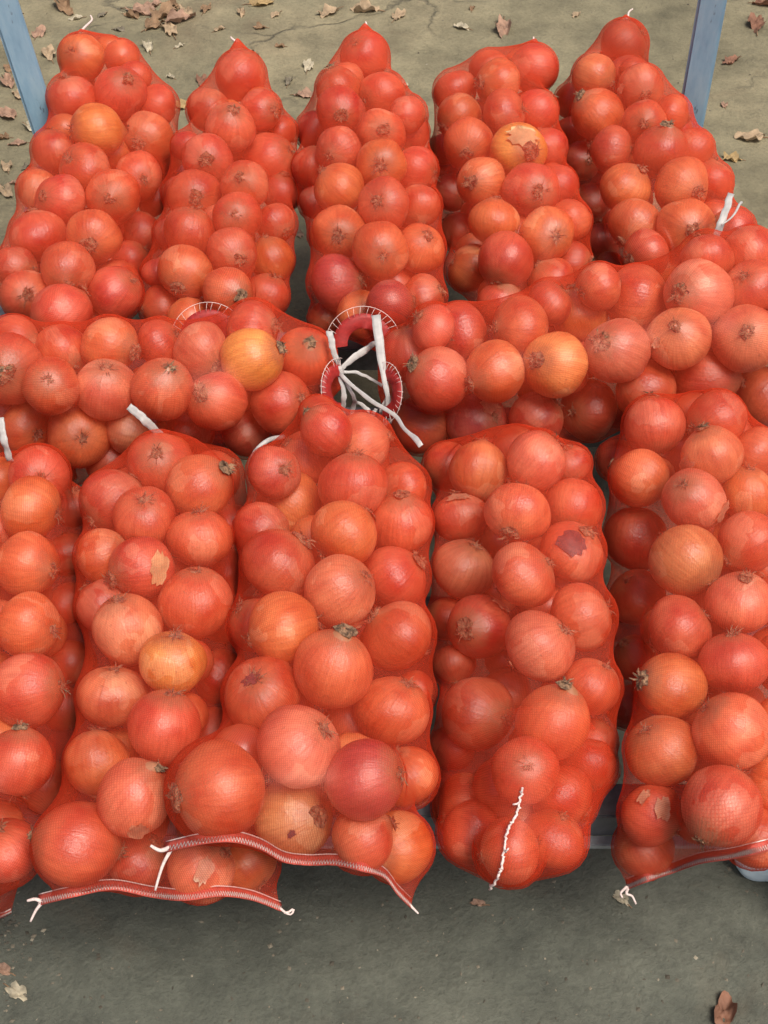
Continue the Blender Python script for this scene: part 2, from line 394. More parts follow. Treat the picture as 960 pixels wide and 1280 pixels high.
# sack: (crop origin x, y, crop scale, axis [(u, v, half width px, dz)], onions [(x, y, r, tone, scar x, scar y)])
B = 0.085
SACKS = {}
SACKS['B1'] = dict(o=(0, 20, 3.121), name='leftmost back sack',
  axis=[(102,40,12,-.02),(118,75,45,-.01),(141,122,78,0),(132,188,88,0),(117,251,88,0),(106,295,92,0),(95,340,94,0),(95,388,88,0),(95,430,70,0)],
  on=[(320,160,85,'o',-.4,-.2),(470,300,95,'d',.25,-.5),(280,320,90,'r'),(380,440,97,'y'),(580,475,100,'o',-.4,.3),(620,350,80,'r'),
      (210,525,80,'r'),(330,600,100,'r',-.6,-.4),(540,625,90,'r',.3,.15),(440,705,104,'r',-.1,.05),(235,720,95,'r',-.65,-.15),(145,680,65,'o'),
      (150,860,108,'r'),(365,860,102,'o',-.2,.4),(550,850,78,'d'),(265,985,102,'r',0,.62),(510,950,72,'d'),(50,985,75,'r'),(105,1090,92,'r',0,0),
      (450,1080,100,'r'),(240,1165,112,'r',-.65,.65),(390,1190,70,'d'),(525,240,65,'d'),(640,545,65,'d'),(600,720,65,'d')])
SACKS['B2'] = dict(o=(160, 20, 3.121), name='second back sack from left',
  axis=[(297,52,10,-.02),(299,95,33,-.01),(295,138,58,0),(301,164,68,0),(295,199,76,0),(289,246,83,0),(285,291,85,0),(275,340,88,0),(266,384,90,0),(262,428,70,0)],
  on=[(440,235,95,'r'),(310,370,80,'r'),(400,435,97,'r',.1,-.6),(515,370,78,'r',.7,0),(610,450,62,'d'),(310,560,95,'r',-.05,0),(550,565,105,'r'),
      (455,660,92,'r',-.15,-.3),(260,705,103,'r',.05,0),(425,785,92,'r',-.05,-.1),(240,845,95,'r'),(580,810,75,'r',.6,.5),(405,925,97,'r',.4,.3),
      (225,1000,108,'o',-.3,.6),(565,950,78,'o'),(390,1080,92,'o',.5,.1),(110,1135,80,'r'),(545,1090,80,'r'),(225,510,55,'d'),(175,690,55,'d'),(155,850,55,'d'),(110,1000,55,'d'),(610,690,72,'d')])
SACKS['B3'] = dict(o=(350, 20, 3.121), name='middle back sack',
  axis=[(456,33,9,-.02),(455,71,30,-.01),(446,110,52,0),(452,164,80,0),(456,212,85,0),(460,257,84,0),(468,310,86,0),(472,372,85,0),(472,415,70,0)],
  on=[(330,160,92,'r',-.4,-.5),(225,285,80,'r'),(400,310,90,'r'),(235,370,92,'r',.05,.2),(395,460,92,'r',.1,-.15),(520,455,80,'d'),(110,450,75,'d'),
      (230,525,90,'r',-.45,.25),(395,580,95,'o',0,0),(545,600,80,'r'),(110,590,75,'r'),(230,670,100,'o'),(405,735,98,'r',-.25,-.15),(555,740,80,'r'),
      (135,730,66,'d'),(230,845,102,'o',.02,.1),(390,915,110,'o',.15,.2),(555,905,90,'o',.3,-.5),(215,1040,112,'p'),(430,1130,95,'p'),(570,1095,75,'r'),(165,1180,62,'d'),(500,385,55,'r')])
SACKS['B4'] = dict(o=(520, 20, 3.121), name='fourth back sack from left',
  axis=[(668,52,9,-.02),(647,84,42,-.01),(618,113,72,0),(616,148,77,0),(624,187,80,0),(630,231,84,0),(642,276,88,0),(648,328,90,0),(655,366,82,0),(660,400,65,0)],
  on=[(462,205,90,'r'),(320,262,92,'o',-.85,0),(150,295,80,'r'),(170,390,82,'o'),(345,380,90,'r'),(475,370,75,'r'),(205,500,95,'o',-.1,.5),
      (400,525,105,'y',.4,0),(520,510,70,'d'),(255,650,95,'o',-.45,0),(450,680,105,'r',.3,.05),(555,660,75,'d'),(305,800,95,'o'),(510,855,105,'o',.35,.05),
      (610,800,70,'o'),(350,955,107,'r',-.35,.85),(205,985,90,'o'),(160,840,75,'d'),(525,1020,95,'r'),(620,960,75,'d'),(330,1115,85,'r'),(120,690,70,'d'),(100,520,60,'d')])
SACKS['B5'] = dict(o=(680, 0, 3.4286), name='rightmost back sack',
  axis=[(782,22,9,-.02),(781,55,30,-.01),(770,95,52,0),(768,125,74,0),(789,163,90,0),(794,201,90,0),(810,233,92,0),(830,277,96,0),(838,318,94,0),(845,355,70,0)],
  on=[(340,190,100,'r'),(215,325,88,'l'),(415,380,97,'r',.25,.4),(230,490,108,'o'),(430,530,92,'r',0,0),(545,490,75,'r'),(290,640,95,'r'),(500,650,112,'r',.2,-.8),
      (640,640,75,'r'),(160,690,82,'d',.4,0),(350,810,105,'o'),(590,800,120,'o',.6,.2),(200,870,82,'d'),(385,960,110,'o',-.5,.8),(610,975,120,'o',.25,.1),
      (720,780,65,'r'),(440,1090,100,'r'),(235,1040,85,'d'),(820,985,60,'r'),(280,1150,68,'d'),(90,430,72,'d'),(115,570,72,'d')])
SACKS['M1'] = dict(o=(0, 370, 2.182), name='left crosswise sack', cross=True,
  axis=[(-150,505,50,0),(-100,506,90,0),(0,507,92,0),(100,502,92,0),(200,497,92,0),(300,486,92,0),(375,480,75,0),(413,482,40,0)],
  on=[(30,200,92,'r',-.15,.1),(170,150,70,'r'),(140,245,74,'r',-.1,-.2),(300,135,74,'o'),(435,130,64,'r'),(290,255,82,'l',0,-.65),(550,150,77,'l'),
      (445,255,82,'r',.2,-.6),(690,85,75,'r'),(685,172,84,'y'),(590,285,77,'r',-.5,-.25),(835,165,77,'r',.1,-.4),(770,295,87,'r',.7,-.2),(70,360,70,'o',.6,.3),
      (215,380,87,'o',.1,.1),(350,370,58,'t'),(520,365,68,'d'),(670,370,68,'d'),(10,310,60,'d'),(300,450,62,'d'),(150,470,60,'d'),(40,120,66,'r'),(-90,220,80,'r'),(-110,340,75,'d')])
SACKS['M2'] = dict(o=(470, 280, 1.959), name='right crosswise sack', cross=True,
  axis=[(487,486,36,0),(520,482,78,0),(600,474,93,0),(700,458,98,.005),(800,440,102,.012),(900,418,104,.02),(990,400,104,.025),(1080,385,80,.03)],
  on=[(80,320,67,'r'),(150,380,77,'r',-.7,-.45),(205,270,74,'r',-.9,.1),(290,362,72,'o',-.8,.4),(355,255,74,'r',-.9,0),(440,345,80,'y',-.65,-.15),(495,220,67,'o'),
      (590,310,77,'l',-.5,-.3),(640,185,82,'r',.95,.1),(740,280,74,'l',-.1,-.4),(790,170,77,'l',-.6,0),(905,280,82,'l',.05,-.2),(920,155,67,'r',-.3,-.45),
      (810,85,62,'r'),(910,75,67,'r'),(110,490,70,'d'),(245,480,77,'p',.6,-.1),(390,475,64,'r'),(520,455,72,'d',-.65,.1),(660,405,70,'r'),(810,380,77,'r'),(950,425,77,'r'),
      (545,155,52,'r'),(140,255,48,'r'),(425,195,48,'r'),(1040,230,85,'r'),(1060,380,80,'r')])
SACKS['F1'] = dict(o=(0, 560, 2.1667), name='leftmost front sack',
  axis=[(35,568,30,-.01),(15,600,82,0),(0,660,108,0),(-5,760,112,0),(-15,880,115,0),(-25,990,112,-.005),(-35,1060,100,-.02),(-45,1120,80,-.04)],
  on=[(85,165,87,'o'),(105,75,80,'r',.05,.2),(75,315,87,'o'),(190,290,67,'d'),(80,480,90,'o',.85,.2),(75,655,100,'r',.95,-.1),(180,420,58,'d'),(200,580,62,'d'),
      (50,850,87,'r'),(15,1090,95,'r'),(170,705,58,'d'),(130,915,76,'d'),(-15,225,62,'d'),(205,165,50,'d'),(-100,300,85,'r'),(-110,480,85,'o'),(-115,660,90,'r'),
      (-110,850,90,'r'),(-120,1050,90,'r')],
  hem=[(-150,1130),(-90,1150),(-40,1158),(0,1146),(14,1140)], hz=.16)
SACKS['F2'] = dict(o=(30, 530, 2.032), name='second front sack from left',
  axis=[(222,548,30,-.01),(228,582,72,0),(211,626,102,0),(205,695,101,0),(201,756,100,0),(200,828,99,0),(192,909,100,0),(190,985,112,-.005),(195,1050,140,-.02),(200,1095,140,-.045)],
  on=[(345,100,80,'r',-.1,-.3),(500,130,70,'d',.85,-.5),(225,195,77,'r'),(445,160,80,'o'),(305,235,80,'r',0,-.6),(445,290,82,'r',0,-.95),(195,335,62,'o'),
      (300,365,82,'r'),(195,460,65,'r'),(435,455,93,'r',0,-.97),(265,520,90,'l'),(378,605,83,'y',.05,-.9),(225,690,88,'l',0,-.95),(357,770,93,'r'),
      (185,860,78,'o'),(280,950,95,'l',.6,-.75),(120,1070,108,'r',-.95,-.2),(290,1110,80,'r'),(450,1125,86,'l'),(590,1115,76,'o'),
      (540,260,55,'d'),(530,375,60,'d'),(505,640,68,'d'),(480,780,60,'d'),(505,505,55,'d')],
  hem=[(48,1128),(90,1118),(140,1109),(190,1118),(230,1122),(275,1117),(315,1122),(352,1136)], hz=.185)
SACKS['F3'] = dict(o=(190, 500, 1.970), name='middle front sack',
  axis=[(400,525,30,-.01),(403,555,84,0),(424,607,110,0),(424,667,115,0),(418,739,118,.005),(417,794,122,.012),(410,868,127,.02),(401,934,138,.03),(385,987,158,.035),(385,1040,150,.02),(385,1075,140,.0)],
  on=[(430,75,58,'r'),(375,145,80,'r'),(520,105,74,'l'),(290,180,62,'r',.5,-.2),(495,210,84,'r'),(625,215,62,'r'),(335,260,87,'o'),(475,330,85,'o'),(620,305,77,'r'),
      (315,405,92,'r'),(463,470,88,'l',.75,-.45),(605,435,82,'r',.8,-.55),(325,565,92,'o'),(235,555,50,'r'),(615,580,92,'r'),(445,660,98,'o'),(270,725,94,'r',-.3,-.45),
      (595,765,93,'o',.5,-.85),(362,855,106,'l',.7,-.55),(155,960,122,'r',-.85,.15),(525,935,94,'p'),(640,930,77,'o'),(350,1030,105,'t',.7,-.1),(520,1080,80,'r'),
      (630,1100,86,'o',-.6,.2),(245,320,52,'r'),(490,790,62,'r'),(660,720,52,'d')],
  hem=[(206,1062),(250,1052),(290,1049),(325,1058),(355,1074),(385,1078),(420,1078),(455,1086),(480,1094),(497,1115),(514,1132)], hz=.24)
SACKS['F4'] = dict(o=(520, 530, 2.133), name='fourth front sack from left',
  axis=[(640,541,30,-.01),(640,560,75,0),(638,586,100,0),(647,640,107,0),(649,718,108,0),(655,783,114,0),(656,858,116,0),(654,928,112,0),(650,966,108,-.005),(642,1018,96,-.02),(640,1056,82,-.035),(634,1078,62,-.045)],
  on=[(165,125,82,'o'),(320,100,82,'l',.7,-.75),(270,235,86,'o',-.3,.75),(420,220,77,'r',-.1,.9),(115,250,74,'r'),(415,340,86,'r'),(120,385,82,'t',.4,-.8),
      (285,405,88,'o',.85,-.45),(170,540,88,'d',-.45,.1),(440,515,92,'r',.95,-.3),(330,590,98,'l',.8,-.5),(470,700,77,'r',.6,-.75),(165,770,101,'d',.7,.2),(365,795,99,'o',.3,-.9),
      (290,925,88,'r',.05,-.2),(120,1015,82,'r'),(390,995,86,'r'),(475,910,72,'d'),(135,1088,76,'r'),(370,1105,76,'r'),(250,1140,68,'r'),
      (65,115,45,'r'),(95,640,58,'d'),(85,860,58,'d'),(225,965,72,'r'),(445,110,45,'d'),(65,520,50,'d'),(490,850,58,'d')])
SACKS['F5'] = dict(o=(730, 490, 2.0), name='rightmost front sack',
  axis=[(860,503,30,-.01),(860,532,84,0),(861,575,117,0),(872,640,118,0),(880,715,115,0),(884,790,116,0),(888,865,118,0),(891,940,120,0),(894,990,122,-.005),(892,1040,122,-.02),(890,1075,115,-.045)],
  on=[(175,85,75,'r'),(330,70,72,'r'),(320,160,74,'l'),(430,155,64,'l'),(140,215,72,'o'),(75,170,54,'d'),(275,270,77,'l',-.3,-.5),(410,255,68,'o'),(130,365,80,'d'),
      (255,420,92,'t',.6,.6),(410,375,78,'r'),(130,515,74,'d'),(240,590,87,'r'),(390,525,82,'l',.2,-.8),(130,665,60,'d'),(220,735,82,'o',-.9,-.2),(375,675,87,'r',-.1,-.95),
      (195,895,90,'o',-.6,-.65),(370,850,97,'o',-.7,-.7),(345,1035,102,'r'),(475,975,82,'o'),(170,1055,78,'r'),(150,1140,70,'r'),(112,790,56,'d'),(425,1110,66,'r'),
      (500,520,72,'r'),(515,680,75,'r'),(505,830,72,'o')],
  hem=[(784,1108),(810,1098),(840,1088),(875,1076),(915,1070),(950,1062),(990,1052),(1020,1056)], hz=.18)

# onions that nothing covers in the photograph lie outermost
FRONT = {'B1': [(320,160),(380,440),(440,705),(265,985),(240,1165),(365,860),(450,1080),(580,475)],
 'B2': [(440,235),(400,435),(455,660),(425,785),(405,925),(225,1000),(390,1080),(260,705)],
 'B3': [(330,160),(395,580),(405,735),(390,915),(235,370),(215,1040)],
 'B4': [(205,500),(255,650),(305,800),(350,955),(450,680),(510,855),(400,525)],
 'B5': [(340,190),(230,490),(290,640),(350,810),(500,650),(590,800),(610,975)],
 'M1': [(140,245),(290,255),(445,255),(590,285),(770,295),(685,172),(215,380)],
 'M2': [(150,380),(290,362),(440,345),(590,310),(740,280),(905,280),(810,380)],
 'F1': [(85,165),(75,315),(80,480),(75,655),(50,850)],
 'F2': [(445,160),(445,290),(435,455),(378,605),(357,770),(280,950),(120,1070),(225,690),(305,235)],
 'F3': [(495,210),(475,330),(463,470),(445,660),(362,855),(155,960),(595,765),(525,935),(615,580)],
 'F4': [(270,235),(285,405),(330,590),(365,795),(165,770),(290,925),(170,540),(415,340)],
 'F5': [(320,160),(275,270),(255,420),(240,590),(220,735),(195,895),(370,850),(375,675),(345,1035),(140,215)]}
def build_axis(s):
    pts, hw = [], []
    cross = s.get('cross'); b0 = .092 if cross else B
    for (u, v, h, dz) in s['axis']:
        p = on_z(u, v, ZS + b0 + dz); pts.append(p); hw.append(h * depth(p) / FPX)
    P = spline(pts, 90); hwS = np.interp(np.linspace(0, 1, 90), np.linspace(0, 1, len(hw)), hw)
    seg = np.r_[0, np.cumsum(np.linalg.norm(np.diff(P, axis=0), axis=1))]
    q = np.linspace(0, seg[-1], 70)
    P = np.stack([np.interp(q, seg, P[:, k]) for k in range(3)], 1); a = np.interp(q, seg, hwS)
    T = np.gradient(P, axis=0); T /= np.linalg.norm(T, axis=1)[:, None]
    S = np.cross(T, [0, 0, 1.0]); S /= np.linalg.norm(S, axis=1)[:, None]; Uv = np.cross(S, T)
    s.update(P=P, a=a, T=T, S=S, U=Uv, L=seg[-1], b=np.minimum(b0, np.maximum(a * 1.0, .030)))

def implicit(s, pts, R):
    """pts (n,3): value of the inner tube at each point, <=1 inside"""
    d = pts[:, None, :] - s['P'][None]; k = np.argmin((d ** 2).sum(-1), 1)
    dd = d[np.arange(len(pts)), k]
    sx = np.abs((dd * s['S'][k]).sum(1)); uz = np.abs((dd * s['U'][k]).sum(1)); tt = np.abs((dd * s['T'][k]).sum(1))
    ai = np.maximum(s['a'][k] * .95 - R, .010); bi = np.maximum(s['b'][k] - R, .010)
    return (sx / ai) ** 2.3 + (uz / bi) ** 2.3 + (tt / .015) ** 2

ON = []      # every onion: dict(sack, p, R, tone, scar, pix)
for key, s in SACKS.items():
    build_axis(s); ox, oy, k = s['o']
    for e in s['on']:
        u, v, rp = ox + e[0] / k, oy + e[1] / k, e[2] / k
        zc = depth(s['P'][np.argmin([(pix(p)[0] - u) ** 2 + (pix(p)[1] - v) ** 2 for p in s['P'][::3]]) * 3])
        zz = np.linspace(zc - .16, zc + .12, 141); pts = CAM + ray(u, v)[None] * zz[:, None]
        R = rp * zc / FPX; g = implicit(s, pts, R); ins = np.where(g <= 1)[0]
        z = zz[ins[0]] if len(ins) else zz[np.argmin(g)]
        fr = (e[0], e[1]) in FRONT[key]
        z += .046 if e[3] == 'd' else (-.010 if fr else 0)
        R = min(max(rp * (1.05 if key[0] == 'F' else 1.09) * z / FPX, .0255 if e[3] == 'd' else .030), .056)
        if e[3] != 'd': R = .041 + (R - .041) * .85
        ON.append(dict(sack=key, p=at_depth(u, v, z), R=R, tone=e[3], front=fr, scar=(e[4], e[5]) if len(e) > 4 else None, uv=(u, v), ray=ray(u, v) / np.linalg.norm(ray(u, v))))

# settle: push overlapping onions apart, mostly along the line of sight
Pn = np.array([o['p'] for o in ON]); Rn = np.array([o['R'] for o in ON]); RAY = np.array([o['ray'] for o in ON])
SK = np.array([list(SACKS).index(o['sack']) for o in ON]); P0 = Pn.copy()
DEEP = np.array([o['tone'] == 'd' for o in ON])
same = SK[:, None] == SK[None]; lim = (Rn[:, None] + Rn[None]) * np.where(same, np.where(DEEP[:, None] | DEEP[None], .78, .87), .95) + np.where(same, 0, .003)
np.fill_diagonal(lim, 0)
fr = np.array([o['front'] for o in ON]); big = np.array([o['uv'][1] > 1000 and o['sack'] == 'F3' for o in ON])
rank = fr * 1 + np.array([1 if o['sack'] == 'F3' and o['uv'][1] > 930 else 0 for o in ON])     # the middle sack's end lies on its neighbour
WI = np.where(rank[:, None] > rank[None], .10, np.where(rank[:, None] < rank[None], 1.0, .5)) * 2
over = (rank[:, None] > rank[None])
AX = []
for i, o in enumerate(ON):
    s_ = SACKS[o['sack']]; k = int(np.argmin(((s_['P'] - P0[i]) ** 2).sum(1))); AX.append((s_['P'][k], s_['S'][k], s_['a'][k]))
AXP = np.array([a[0] for a in AX]); AXS = np.array([a[1] for a in AX]); AXA = np.array([a[2] for a in AX]) * .99
for it in range(260):
    lt = ((Pn - AXP) * AXS).sum(1); ex = np.maximum(np.abs(lt) + Rn - np.maximum(AXA, Rn), 0)
    Pn = Pn - AXS * (np.sign(lt) * ex * .25)[:, None]
    D = Pn[:, None] - Pn[None]; dist = np.sqrt((D ** 2).sum(-1)) + 1e-9
    pen = np.maximum(lim - dist, 0) * (lim > 0)
    mv = (D / dist[..., None] * (pen * WI)[..., None] * .28).sum(1)
    dep = (Pn - CAM) @ FW; wrong = np.where(over & (pen > 0), np.maximum(dep[:, None] - dep[None] + .006, 0), 0).max(0)   # should lie behind but does not
    Pn = Pn + RAY * np.minimum(wrong, .006)[:, None] * .5
    al = (mv * RAY).sum(1)[:, None] * RAY
    lat = mv - al
    al *= np.where((al * RAY).sum(1) > 0, 1.3, .75)[:, None]
    Pn = Pn + al * 1.2 + lat * .35
    off = Pn - P0; offl = off - (off * RAY).sum(1)[:, None] * RAY          # hold the place seen in the photograph
    Pn -= offl * .22
    low = np.where(Pn[:, 1] > Y_FRONT - .01, ZS + Rn * .98, .14)
    Pn[:, 2] = np.maximum(Pn[:, 2], low)
for i, o in enumerate(ON): o['p'] = Pn[i]

# hidden onions packed below the visible ones
FILL = []
allP = [tuple(p) for p in Pn]; allR = list(Rn)
visD = np.array([depth(p) for p in Pn])
for key, s in SACKS.items():
    n_try = 0
    for _ in range(3500):
        k = rng.integers(3, 67); R = rng.uniform(.027, .041) if _ < 2000 else rng.uniform(.022, .030)
        ai, bi = s['a'][k] - R, s['b'][k] - R
        if ai < .004 or bi < .002: continue
        th = rng.uniform(0, 2 * math.pi); q = math.sqrt(rng.uniform(0, 1))
        p = s['P'][k] + s['S'][k] * math.cos(th) * ai * q + s['U'][k] * (math.sin(th) * bi * q - .008)
        if p[1] > Y_FRONT and p[2] < ZS + R: p[2] = ZS + R
        A = np.array(allP); dd = np.linalg.norm(A - p, axis=1)
        if np.any(dd < .90 * (np.array(allR) + R)): continue
        rp = p - CAM; rp /= np.linalg.norm(rp); rel = Pn - p
        along = rel @ rp; perp = np.linalg.norm(rel - along[:, None] * rp, axis=1)
        if np.any((perp < .62 * (Rn + R)) & (along > -.3 * R) & (along < .2)): continue   # never in front of a visible one
        if not np.any((along < -.4 * R) & (along > -.3) & (perp < 1.25 * Rn)): continue                 # behind some visible one
        allP.append(tuple(p)); allR.append(R); FILL.append((key, p, R))

# ------------------------------------------------------------------ onion meshes (shared)
BULB_SQ = []
def bulb_mesh(i):
    r = random.Random(100 + i); V, F = [], []; nu, nv = 28, 16
    sq = r.uniform(.80, .97); ph = [r.uniform(0, 6.28) for _ in range(4)]; neck = r.uniform(.06, .17); lx, ly = r.uniform(-.06, .06), r.uniform(-.06, .06)
    for j in range(nv + 1):
        t = math.pi * j / nv
        for k in range(nu):
            f = 2 * math.pi * k / nu
            rad = .968 + .020 * math.sin(2 * f + ph[0]) + .012 * math.sin(3 * f + ph[1]) * math.sin(t)
            rad += .016 * math.sin(5 * f + ph[2]) * math.sin(t) ** 2
            z = math.cos(t) * sq; x = math.sin(t)
            if t < .5: z += neck * (1 - t / .5) ** 2.0
            if t > math.pi - .35: z += .05 * (1 - (math.pi - t) / .35)
            nz = .05 * noise.noise((x * math.cos(f) * 1.1 + i * 9, x * math.sin(f) * 1.1, z * 1.1))
            rad += nz - .01
            V.append((x * rad * math.cos(f) + lx * z, x * rad * math.sin(f) + ly * z, z * (1 + .03 * math.sin(f + ph[3]) + nz)))
    for j in range(nv):
        for k in range(nu):
            F.append((j * nu + k, (j + 1) * nu + k, (j + 1) * nu + (k + 1) % nu, j * nu + (k + 1) % nu))
    me = bpy.data.meshes.new('onion'); me.from_pydata(V, [], F); me.polygons.foreach_set('use_smooth', [True] * len(F)); me.materials.append(M_ONION)
    BULB_SQ.append(sq)
    return me, sq + neck, -sq + .05
BULBS = [bulb_mesh(i) for i in range(9)]
def tuft_mesh(i, kind):
    r = random.Random(300 + i + (50 if kind == 'roots' else 0)); parts = []
    n = r.randint(18, 24) if kind == 'neck' else r.randint(20, 28)
    # crusty disc
    ring = 12; V = [(0, 0, .035)]; F = []; w0 = r.uniform(.20, .27) if kind == 'neck' else r.uniform(.19, .26)
    for q, (rr, zz) in enumerate(((.55, .03), (1.0, -.035))):
        for k in range(ring):
            f = 2 * math.pi * k / ring; j = r.uniform(.75, 1.2)
            V.append((w0 * rr * j * math.cos(f), w0 * rr * j * math.sin(f), zz + r.uniform(-.012, .022)))
    for k in range(ring):
        F.append((0, 1 + k, 1 + (k + 1) % ring)); F.append((1 + k, 1 + ring + k, 1 + ring + (k + 1) % ring, 1 + (k + 1) % ring))
    parts.append((V, F))
    for _ in range(n):
        f = r.uniform(0, 6.28); r0 = r.uniform(.0, .10); ln = r.uniform(.10, .24) if kind == 'neck' else r.uniform(.14, .32)
        sp = r.uniform(.4, 1.3); wd = r.uniform(.010, .024) if kind == 'neck' else r.uniform(.008, .014)
        p0 = np.array([r0 * math.cos(f), r0 * math.sin(f), .0]); dr = np.array([math.cos(f) * sp, math.sin(f) * sp, .55]); dr /= np.linalg.norm(dr)
        sd = np.array([-math.sin(f), math.cos(f), 0]); p1 = p0 + dr * ln * .5; p2 = p0 + dr * ln + np.array([r.uniform(-.05, .05), r.uniform(-.05, .05), -.03])
        V = [p0 - sd * wd, p0 + sd * wd, p1 + sd * wd + [0, 0, .02], p1 - sd * wd, p2 + sd * wd * .3, p2 - sd * wd * .4]
        parts.append((V, [(0, 1, 2, 3), (3, 2, 4, 5)]))
    V, F = merge(parts)
    me = bpy.data.meshes.new(kind); me.from_pydata([tuple(map(float, v)) for v in V], [], F); me.materials.append(M_NECK if kind == 'neck' else M_ROOT)
    return me
NECKS = [tuft_mesh(i, 'neck') for i in range(5)]; ROOTS = [tuft_mesh(i, 'roots') for i in range(5)]

def flake_on(parent_o, o, du, dv, size, mat, name='skin_flake', lift=1.012, elong=1.5, rot=0., seed=1, curl=.05):
    """loose papery skin on an onion where the photograph shows it; du, dv = offset on the disc in radii"""
    r = random.Random(seed); z = math.sqrt(max(.05, 1 - du * du - dv * dv))
    nrm = RT * du - UP * dv - o['ray'] * z; nrm /= np.linalg.norm(nrm)
    a = np.cross(nrm, UP); a /= np.linalg.norm(a); b = np.cross(nrm, a)
    a, b = a * math.cos(rot) + b * math.sin(rot), b * math.cos(rot) - a * math.sin(rot)
    Mo = parent_o.matrix_basis.copy(); Mi = Mo.to_3x3().inverted()
    nr, na = 5, 22; V = []; F = []; jag = [r.uniform(.62, 1.12) for _ in range(na)]
    for q in range(nr + 1):
        for k in range(na):
            f = 2 * math.pi * k / na; rr = size * q / nr * (1 + (jag[k] - 1) * (q / nr))
            x, y = rr * math.cos(f) * elong, rr * math.sin(f)
            d = nrm + a * x + b * y; d /= np.linalg.norm(d)
            h = lift + curl * (q / nr) ** 3 * r.uniform(-.1, 1.0) + .012 * math.sin(9 * x + seed) * (q / nr)
            dl = Mi @ Vector(d); dl.normalize(); dl *= 1 / math.sqrt(dl.x ** 2 + dl.y ** 2 + (dl.z / o['sq']) ** 2)
            V.append(np.array(Mo @ (dl * h)))
    for q in range(nr):
        for k in range(na):
            F.append((q * na + k, (q + 1) * na + k, (q + 1) * na + (k + 1) % na, q * na + (k + 1) % na))
    me_o = mesh_obj(name, V, F, mat, parent_o)
    me_o.matrix_parent_inverse = parent_o.matrix_basis.inverted()
    return me_o

ORD = ['first', 'second', 'third', 'fourth', 'fifth', 'sixth', 'seventh', 'eighth', 'ninth', 'tenth', 'eleventh', 'twelfth', 'thirteenth', 'fourteenth', 'fifteenth', 'sixteenth']
# rank the onions along each sack so that every label points to one
for key, s in SACKS.items():
    mine = [o for o in ON if o['sack'] == key]
    ap = np.array([pix(p)[:2] for p in s['P']])
    for o in mine:
        u, v = o['uv']; k = int(np.argmin((ap[:, 0] - u) ** 2 + (ap[:, 1] - v) ** 2)); hwp = s['a'][k] * FPX / depth(s['P'][k])
        if s.get('cross'): t = (v - ap[k, 1]) / 92.0; o['lane'] = 'upper row' if t < -.30 else ('lower row' if t > .30 else 'middle row'); o['key'] = u
        else: t = (u - ap[k, 0]) / max(hwp, 50); o['lane'] = 'left side' if t < -.30 else ('right side' if t > .30 else 'middle'); o['key'] = v
    for lane in set(o['lane'] for o in mine):
        for i, o in enumerate(sorted([q for q in mine if q['lane'] == lane], key=lambda q: q['key'])):
            # only onions that fall inside the picture count
            pass
        vis = sorted([q for q in mine if q['lane'] == lane and -25 < q['uv'][0] < 985], key=lambda q: q['key'])
        for i, o in enumerate(vis):
            c = TNAME[o['tone']]
            o['label'] = (f"{c} onion, {ORD[i]} from the left in the {lane} of the {s['name']}" if s.get('cross')
                          else f"{c} onion, {ORD[i]} down the {lane} of the {s['name']}")
for o in list(ON):                                   # those out of the picture go with the packed ones
    if 'label' not in o: FILL.append((o['sack'], o['p'], o['R'])); 
VIS = [o for o in ON if 'label' in o]
VIS.sort(key=lambda o: -o['R'])
for i, o in enumerate(VIS):
    me, ztop, zbot = BULBS[i % 9]
    ob = bpy.data.objects.new('onion', me); COL.objects.link(ob)
    r = random.Random(1000 + i)
    if o['scar']:
        du, dv = o['scar']; q = math.sqrt(max(.02, 1 - min(.98, du * du + dv * dv)))
        ax = Vector(RT * du - UP * dv - o['ray'] * q); flip = r.random() < .45
    else:
        a = r.uniform(0, 6.28); ax = Vector(RT * math.cos(a) - UP * math.sin(a) + o['ray'] * r.uniform(.15, .6)); flip = r.random() < .5
    ax.normalize(); 
    if flip: ax = -ax
    rot = ax.to_track_quat('Z', 'Y') @ Quaternion((0, 0, 1), r.uniform(0, 6.28))
    s3 = o['R']; ob.matrix_basis = Matrix.LocRotScale(Vector(o['p']), rot, Vector((s3 * r.uniform(.97, 1.03), s3 * r.uniform(.97, 1.03), s3 * r.uniform(.96, 1.05))))
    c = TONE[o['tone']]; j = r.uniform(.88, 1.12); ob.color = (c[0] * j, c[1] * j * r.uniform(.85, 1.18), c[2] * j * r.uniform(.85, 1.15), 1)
    tag(ob, o['label'], 'onion', 'onions packed in the net sacks'); o['ob'] = ob; o['sq'] = BULB_SQ[i % 9]
    for nm, meshes, zz, sg in (('neck', NECKS, ztop - .045, 1), ('roots', ROOTS, zbot + .012, -1)):
        ch = bpy.data.objects.new(nm, meshes[r.randrange(5)]); COL.objects.link(ch); ch.parent = ob
        ch.location = (0, 0, zz); ch.rotation_euler = (0 if sg > 0 else math.pi, 0, r.uniform(0, 6.28)); k = r.uniform(.85, 1.4); ch.scale = (k, k, k)

def find(sack, x, y):
    s = SACKS[sack]; ox, oy, k = s['o']; u, v = ox + x / k, oy + y / k
    return min([o for o in VIS if o['sack'] == sack], key=lambda o: (o['uv'][0] - u) ** 2 + (o['uv'][1] - v) ** 2)
def relabel(sack, x, y, text): o = find(sack, x, y); o['ob']['label'] = text; return o
